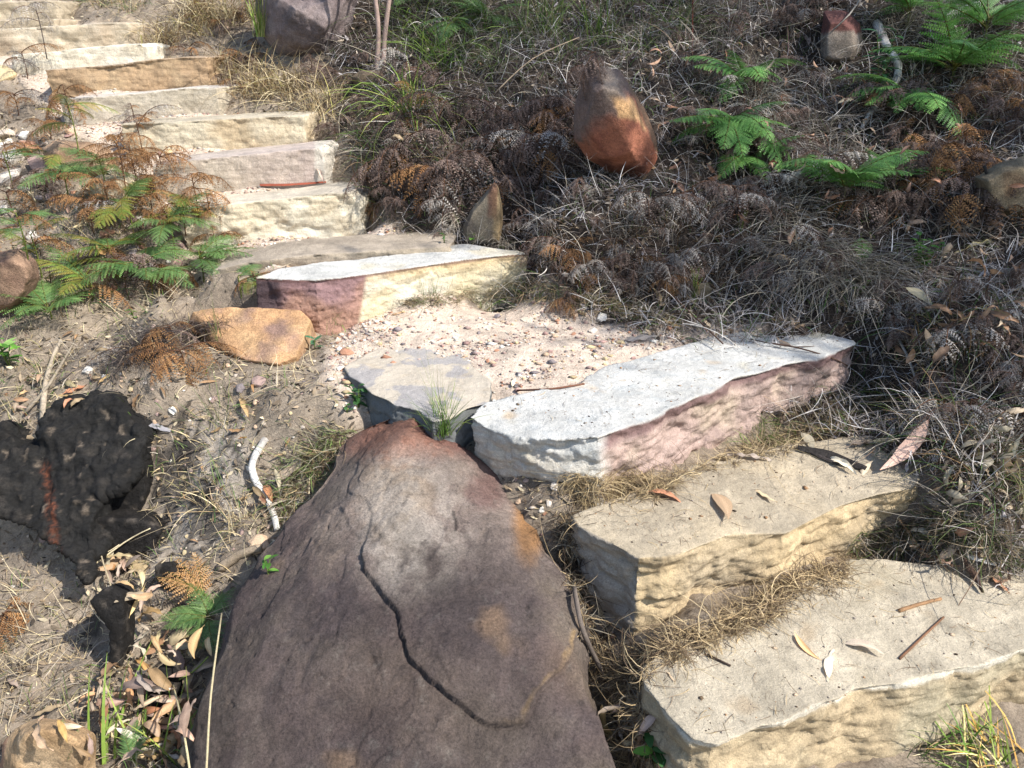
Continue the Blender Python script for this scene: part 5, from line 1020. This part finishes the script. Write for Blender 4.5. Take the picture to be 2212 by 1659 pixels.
# ------------------------------------------------------------------ gum leaves, each its own object
def gum_mesh(seed, flat=False):
    r_ = random.Random(seed); n = 12; bend = r_.uniform(-.9, .9); curl = r_.uniform(-1.0, 3.0); curl = curl*.22+.25 if flat else curl; lum = 1.35 if flat else 1.; fold = r_.uniform(-.9, 1.2); w0 = r_.uniform(.065, .135); V, F = [], []; x = y = z = 0.; tw = r_.uniform(-.9, .9); wav = r_.uniform(0, .05)
    hd = -bend/2; el = curl/2
    for i in range(n+1):
        s = i/n; T = Vector((math.cos(hd)*math.cos(el), math.sin(hd)*math.cos(el), math.sin(el))); A = Vector((-math.sin(hd), math.cos(hd), 0)); Nv = T.cross(A)
        w = w0*max(.04, math.sin(math.pi*min(1, max(0, (s-.08)/.92))**.8)) if s > .08 else .008; ro = tw*(s-.5); A2 = A*math.cos(ro)+Nv*math.sin(ro); N2 = T.cross(A2)
        for k in (-1, -.5, 0, .5, 1): q = Vector((x, y, z))+A2*w*k*math.cos(fold*abs(k)*.7)+N2*(w*abs(k)*math.sin(fold*abs(k)*.7)+wav*math.sin(i*1.7+k*2)*abs(k)); V.append(tuple(q))
        x += T.x/n; y += T.y/n; z += T.z/n; hd += bend/n; el -= curl/n
    for i in range(n):
        for k in range(4): F.append([i*5+k, i*5+k+1, (i+1)*5+k+1, (i+1)*5+k])
    V = np.array(V); V -= np.array([V[:, 0].mean(), V[:, 1].mean(), np.percentile(V[:, 2], 8)]); C_ = np.tile(lin(['b09070', 'bda07c', 'a0805e', '9c8a70', 'c4b090', '8a7056', 'b08a64'][seed % 7]), (len(V), 1)); C_ = C_*lum; C_[2::5] = C_[2::5]*1.25
    me = mesh('leaf', V, np.array(F), C_, True); me.materials.append(M_GUM); return me
GUM = [gum_mesh(i) for i in range(28)]; GUMF = [gum_mesh(i, True) for i in range(28)]; rl = random.Random(9)
def leaf(u, v, L_, rot, mi, label, group=None, tilt=.25, ph=None, lift=.004):
    p, n = ph or hit(u, v); o = bpy.data.objects.new('gum_leaf', (GUM if group else GUMF)[mi % 28]); COL.objects.link(o); n = (n+Vector((0, 0, .6))).normalized()
    o.location = p+n*lift; Q = n.to_track_quat('Z', 'Y').to_matrix(); o.rotation_euler = (Q@Euler((rl.uniform(-tilt, tilt), rl.uniform(-tilt, tilt), 0)).to_matrix()@Matrix.Rotation(rot, 3, 'Z')).to_euler()
    k_ = 1.0 if group else 1.55; o.scale = (L_*k_, L_*1.15*k_, L_*k_); return tag(o, label, 'leaf', group)
for a in [(1558,1092,.115,.8,3,'curved cream leaf on the second step'),(1650,1072,.065,1.4,4,'oval tan leaf right of the curved one on the second step'),(1618,992,.085,.1,10,'brown leaf at the back rim of the second step'),
          (1815,1008,.085,-.5,1,'tan leaf lying on the charred bark'),(1860,965,.075,-1.2,5,'tan leaf above the charred bark'),(1905,955,.07,-.4,11,'pale folded leaf on the back of the second step'),(1965,960,.15,-.9,0,'long orange-brown leaf over the right end of the second step'),
          (1985,945,.11,.7,18,'grey-green leaf beside the long orange-brown one'),(1870,1015,.06,0,8,'small tan sliver right of the charred bark'),(1745,955,.08,.5,3,'tan leaf in the grass behind the second step'),
          (1738,1398,.065,.7,15,'pinkish leaf on the lowest step'),(1792,1438,.075,-1.3,4,'cream leaf touching the pinkish one'),(1862,1402,.065,-.5,14,'small curled tan leaf right of the pair'),(1445,1437,.07,.1,7,'forked brown curl at the left end of the lowest step'),
          (2015,1200,.10,.2,2,'brown leaf at the back of the lowest step'),(2060,1190,.09,1.4,6,'curled brown leaf in the right rear heap'),(1960,1160,.08,.6,9,'brown leaf against the second step end'),(2040,1110,.10,-.2,12,'orange brown leaf above the right rear heap'),(2150,1260,.06,-.6,16,'small orange leaf at the right of the lowest step'),
          (1315,1570,.16,1.45,0,'long reddish leaf standing in the gap beside the lowest step'),(1435,1075,.07,.6,13,'orange curled leaf between the second step and straw'),(1330,1060,.08,.4,3,'tan leaf in the straw below the white-topped step'),
          (532,882,.085,-.8,1,'orange-brown leaf lying on bare dirt'),(632,1015,.115,1.2,0,'orange-tan leaf right of the white stick'),(610,1090,.09,.3,19,'brown leaf cluster member by the stick'),(165,845,.075,.3,6,'brown leaf behind the stump'),(1250,675,.06,.3,7,'tan leaf at the back of the landing'),
          (1110,828,.05,1.2,4,'upright tan leaf on the landing near the white-topped step'),(1420,640,.05,1.,13,'orange leaf at the foot of the bank'),(1455,697,.06,-.2,15,'reddish leaf at the right end of the landing'),(1380,735,.09,.15,10,'tan curved leaf at the rim of the landing'),
          (1645,600,.08,.5,2,'tan leaf on the bank under the straw'),(1690,560,.08,.0,8,'tan leaf above it on the bank'),(2110,540,.14,-.9,11,'large curled tan leaf near the right edge'),(1985,640,.09,-.2,3,'tan leaf below the light green shrublet'),(1925,735,.07,-1.2,9,'orange-tan leaf right of the white-topped step'),
          (1830,225,.10,.2,1,'tan curled leaf under the cracked rock'),(1740,90,.08,1.5,5,'orange leaf leaning on the upper bank'),(955,735,.035,.1,21,'dark leaf on the landing gravel'),(980,690,.035,.4,4,'tan leaf scrap on the landing gravel'),(860,680,.04,.1,2,'brown leaf by the foot of the purple face'),
          (690,375,.08,-1.2,17,'greenish leaf leaning on the end of the tooled step'),(310,1265-35,.11,-.1,3,'cream leaf on top of the leaf litter'),(1690,770-30,.05,.2,22,'thin leaf on the far part of the white top')]: leaf(*a)
def leafreg(n, poly, L0, L1, lab, grp, lift=.03, tilt=.5, mass=False):
    us = [p[0] for p in poly]; vs = [p[1] for p in poly]; k = 0; VV, FF_, CC, off = [], [], [], 0
    while k < n:
        u, v = rl.uniform(min(us), max(us)), rl.uniform(min(vs), max(vs))
        if poly_sd(np.array([u]), np.array([v]), poly)[0] > 0: continue
        o = leaf(u, v, rl.uniform(L0, L1), rl.uniform(0, 6.28), rl.randrange(28), lab, grp, tilt, lift=.004+rl.random()*lift); k += 1
        if mass:
            M = Matrix.Translation(o.location)@o.rotation_euler.to_matrix().to_4x4()@Matrix.Diagonal((*o.scale, 1)); V, _ = arr(o.data); V = V@np.array(M.to_3x3()).T+np.array(M.translation)
            F = np.empty(len(o.data.loops), np.int32); o.data.loops.foreach_get('vertex_index', F); C_ = np.empty(len(V)*4, np.float32); o.data.color_attributes['Col'].data.foreach_get('color', C_)
            VV.append(V); FF_.append(F.reshape(-1, 4)+off); off += len(V); CC.append(C_.reshape(-1, 4)[:, :3]*rl.uniform(.7, 1.25)); bpy.data.objects.remove(o)
    if mass: tag(link('leaf_litter', mesh('leaf_litter', np.concatenate(VV), np.concatenate(FF_), np.concatenate(CC), True), M_GUM), kind='stuff')
leafreg(125, [(215,1230),(300,1200),(350,1290),(330,1380),(480,1390),(455,1440),(425,1520),(415,1620),(300,1650),(190,1560),(230,1450),(290,1400),(270,1300)], .07, .115, 'curled dry gum leaf in the litter heap left of the great boulder', 'gum leaves heaped left of the boulder', .04)
leafreg(26, [(20,1480),(200,1500),(420,1610),(400,1659),(180,1640),(30,1560)], .06, .10, 'dry gum leaf strewn over the yellow-orange rock corner', 'gum leaves in the bottom left corner', .015)
leafreg(12, [(560,1050),(620,1040),(640,1090),(600,1140),(560,1120)], .05, .09, 'brown gum leaf beside the bleached stick', 'gum leaves by the stick', .02)
leafreg(20, [(1900,1150),(2060,1080),(2200,1170),(2200,1230),(2080,1230),(1900,1210)], .06, .10, 'dry gum leaf in the heap behind the lowest step', 'gum leaves behind the lowest step', .03)
leafreg(50, [(2020,900),(2200,820),(2200,1130),(2060,1080)], .05, .10, 'gum leaf on the dark slope right of the second step', 'gum leaves right of the steps', .03, mass=True)
leafreg(60, [(2050,480),(2200,480),(2200,800),(1950,780),(1950,650)], .06, .11, 'curled pale gum leaf on the right slope', 'gum leaves on the right slope', .04, mass=True)
leafreg(110, [(1400,60),(1700,100),(2200,250),(2200,480),(1600,560),(1420,480)], .05, .09, 'gum leaf caught in the upper bank litter', 'gum leaves in the upper bank', .05, mass=True)
leafreg(18, [(700,230),(900,300),(900,420),(760,300)], .04, .08, 'gum leaf in the grass right of the stair', 'gum leaves right of the stair', .04, mass=True)
leafreg(26, [(120,700),(700,880),(640,1000),(350,1230),(330,900),(60,860)], .035, .07, 'small gum leaf scattered on the left dirt bank', 'gum leaves on the left dirt bank', .012, mass=True)
leafreg(20, [(60,780),(260,820),(90,930),(0,920)], .05, .08, 'dry gum leaf on the dirt behind the stump', 'gum leaves behind the stump', .02)
leafreg(14, [(1290,1430),(1370,1440),(1420,1600),(1350,1659),(1310,1540)], .05, .09, 'gum leaf wedged in the gap beside the lowest step', 'gum leaves in the gap', .03)
leafreg(18, [(60,330),(250,420),(300,520),(100,560),(0,440)], .05, .08, 'gum leaf among stones left of the stair', 'gum leaves left of the stair', .02)
leafreg(12, [(1180,640),(1460,690),(1440,715),(1200,680)], .03, .06, 'small gum leaf at the back rim of the landing', 'gum leaves at the back of the landing', .01)
# crumbled leaf bits, uncountable
def bits(name, n, region, seed, size, cols):
    P = samp(n, region, seed); n = len(P); R = np.random.RandomState(seed); a = R.uniform(0, 6.28, n); s = size*R.uniform(.4, 1.5, n)
    L = np.array([[-1, -.12, 0], [-.3, -.4, .12], [.5, -.3, .05], [1, 0, .2], [.4, .32, .1], [-.4, .35, -.05]])[None]*s[:, None, None]; t = R.uniform(-.8, .8, (n, 2))
    z = L[:, :, 2]+L[:, :, 0]*t[:, :1]+L[:, :, 1]*t[:, 1:]+s[:, None]*.3; X = L[:, :, 0]*np.cos(a)[:, None]-L[:, :, 1]*np.sin(a)[:, None]; Y = L[:, :, 0]*np.sin(a)[:, None]+L[:, :, 1]*np.cos(a)[:, None]
    V = np.stack([X, Y, z], -1)+P[:, None, :]; f = np.array([[0, 1, 4, 5], [1, 2, 3, 4]]); F = (f[None]+6*np.arange(n)[:, None, None]).reshape(-1, 4)
    tag(link(name, mesh(name, V.reshape(-1, 3), F, np.repeat(pick(cols, n, R, .35), 6, 0)), M_GUM), kind='stuff')
bits('leaf_crumbs', 15000, isbank, 61, .014, ['5a4a3c', '8a7058', '3f342c', 'b39c84', '7e6c5c', 'c0b0a0', 'a8a0a0'])
bits('leaf_crumbs', 9000, lambda u, v, x, y: (u < 1330) & (look(PG, x, y) < .35) & (look(BG, x, y) < .5), 62, .011, ['8a7058', 'b5977a', '6e5c4c', '4a3e34', 'c9b494'])

# ------------------------------------------------------------------ the gum tree on the right whose crown shades the bank
shade = [(900,60),(1050,120),(1200,60),(1350,30),(1500,80),(1700,40),(1900,60),(2100,60),(2300,60),(1000,260),(1150,250),(1450,200),(1800,200),(2200,200),
         (1000,400),(1150,400),(1300,380),(1450,380),(1600,400),(2200,380),(1400,540),(1550,560),(1850,560),(2000,560),(2200,560),(1450,640),(1650,650),(1850,680),(2000,720),(2150,720),(2300,800),(2250,900)]
R = np.random.RandomState(90); T0 = Vector((6.2, .9, 0)); T0.z = H(T0.x, T0.y)[0]; cen = []
for u, v in shade:
    g_ = gp(u, v); t = R.uniform(5.2, 7.2); cen.append(np.array(g_+SUN*t))
cen = np.array(cen); n = 3600; k = R.randint(0, len(cen), n); P = cen[k]+R.normal(0, 1, (n, 3))*np.array([.20, .20, .22])
LV, LF = leaf_blade(1, .11, n=4); LV = np.array(LV)
az, e_, ro = R.uniform(0, 6.283, n), R.uniform(.2, 1.4, n), R.uniform(-1.5, 1.5, n); sc_ = R.uniform(.10, .17, n)
y1, z1 = LV[None, :, 1]*np.cos(ro)[:, None]-LV[None, :, 2]*np.sin(ro)[:, None], LV[None, :, 1]*np.sin(ro)[:, None]+LV[None, :, 2]*np.cos(ro)[:, None]; x1 = np.repeat(LV[None, :, 0], n, 0)
x2 = x1*np.cos(e_)[:, None]+z1*np.sin(e_)[:, None]; z2 = -x1*np.sin(e_)[:, None]+z1*np.cos(e_)[:, None]
VV = np.stack([x2*np.cos(az)[:, None]-y1*np.sin(az)[:, None], x2*np.sin(az)[:, None]+y1*np.cos(az)[:, None], z2], -1)*sc_[:, None, None]+P[:, None, :]-np.array(T0)
tr = thing('gum_tree', T0, 'gum tree standing out of frame to the right, its crown shading the bank', 'tree')
FFt = (LF[None]+len(LV)*np.arange(n)[:, None, None]).reshape(-1, 4)
link('crown', mesh('crown', VV.reshape(-1, 3), FFt, np.repeat(pick(['4f6a3c', '5f7a48', '6a7a50'], n, R), len(LV), 0)), M_GREEN, tr)
link('trunk', tube([(0, 0, -.3), (.05, .1, 1.5), (-.1, .3, 3.2), (-.3, .6, 5.2), (-.8, .9, 6.6)], [.17, .14, .12, .08, .03], 'trunk', None, 'a89f94', 12, 5, 3, .04), M_WOOD, tr)
for i, c in enumerate(cen[::2]):
    b = Vector((-.1-.02*i % .3, .3+.01*i, 3.0+.09*i)); e = Vector(c)-T0; link('limb', tube([b, b.lerp(e, .5)+Vector((0, 0, .25)), e], [.04, .022, .006], 'limb', None, 'a89f94', 6, 4, i), M_WOOD, tr)
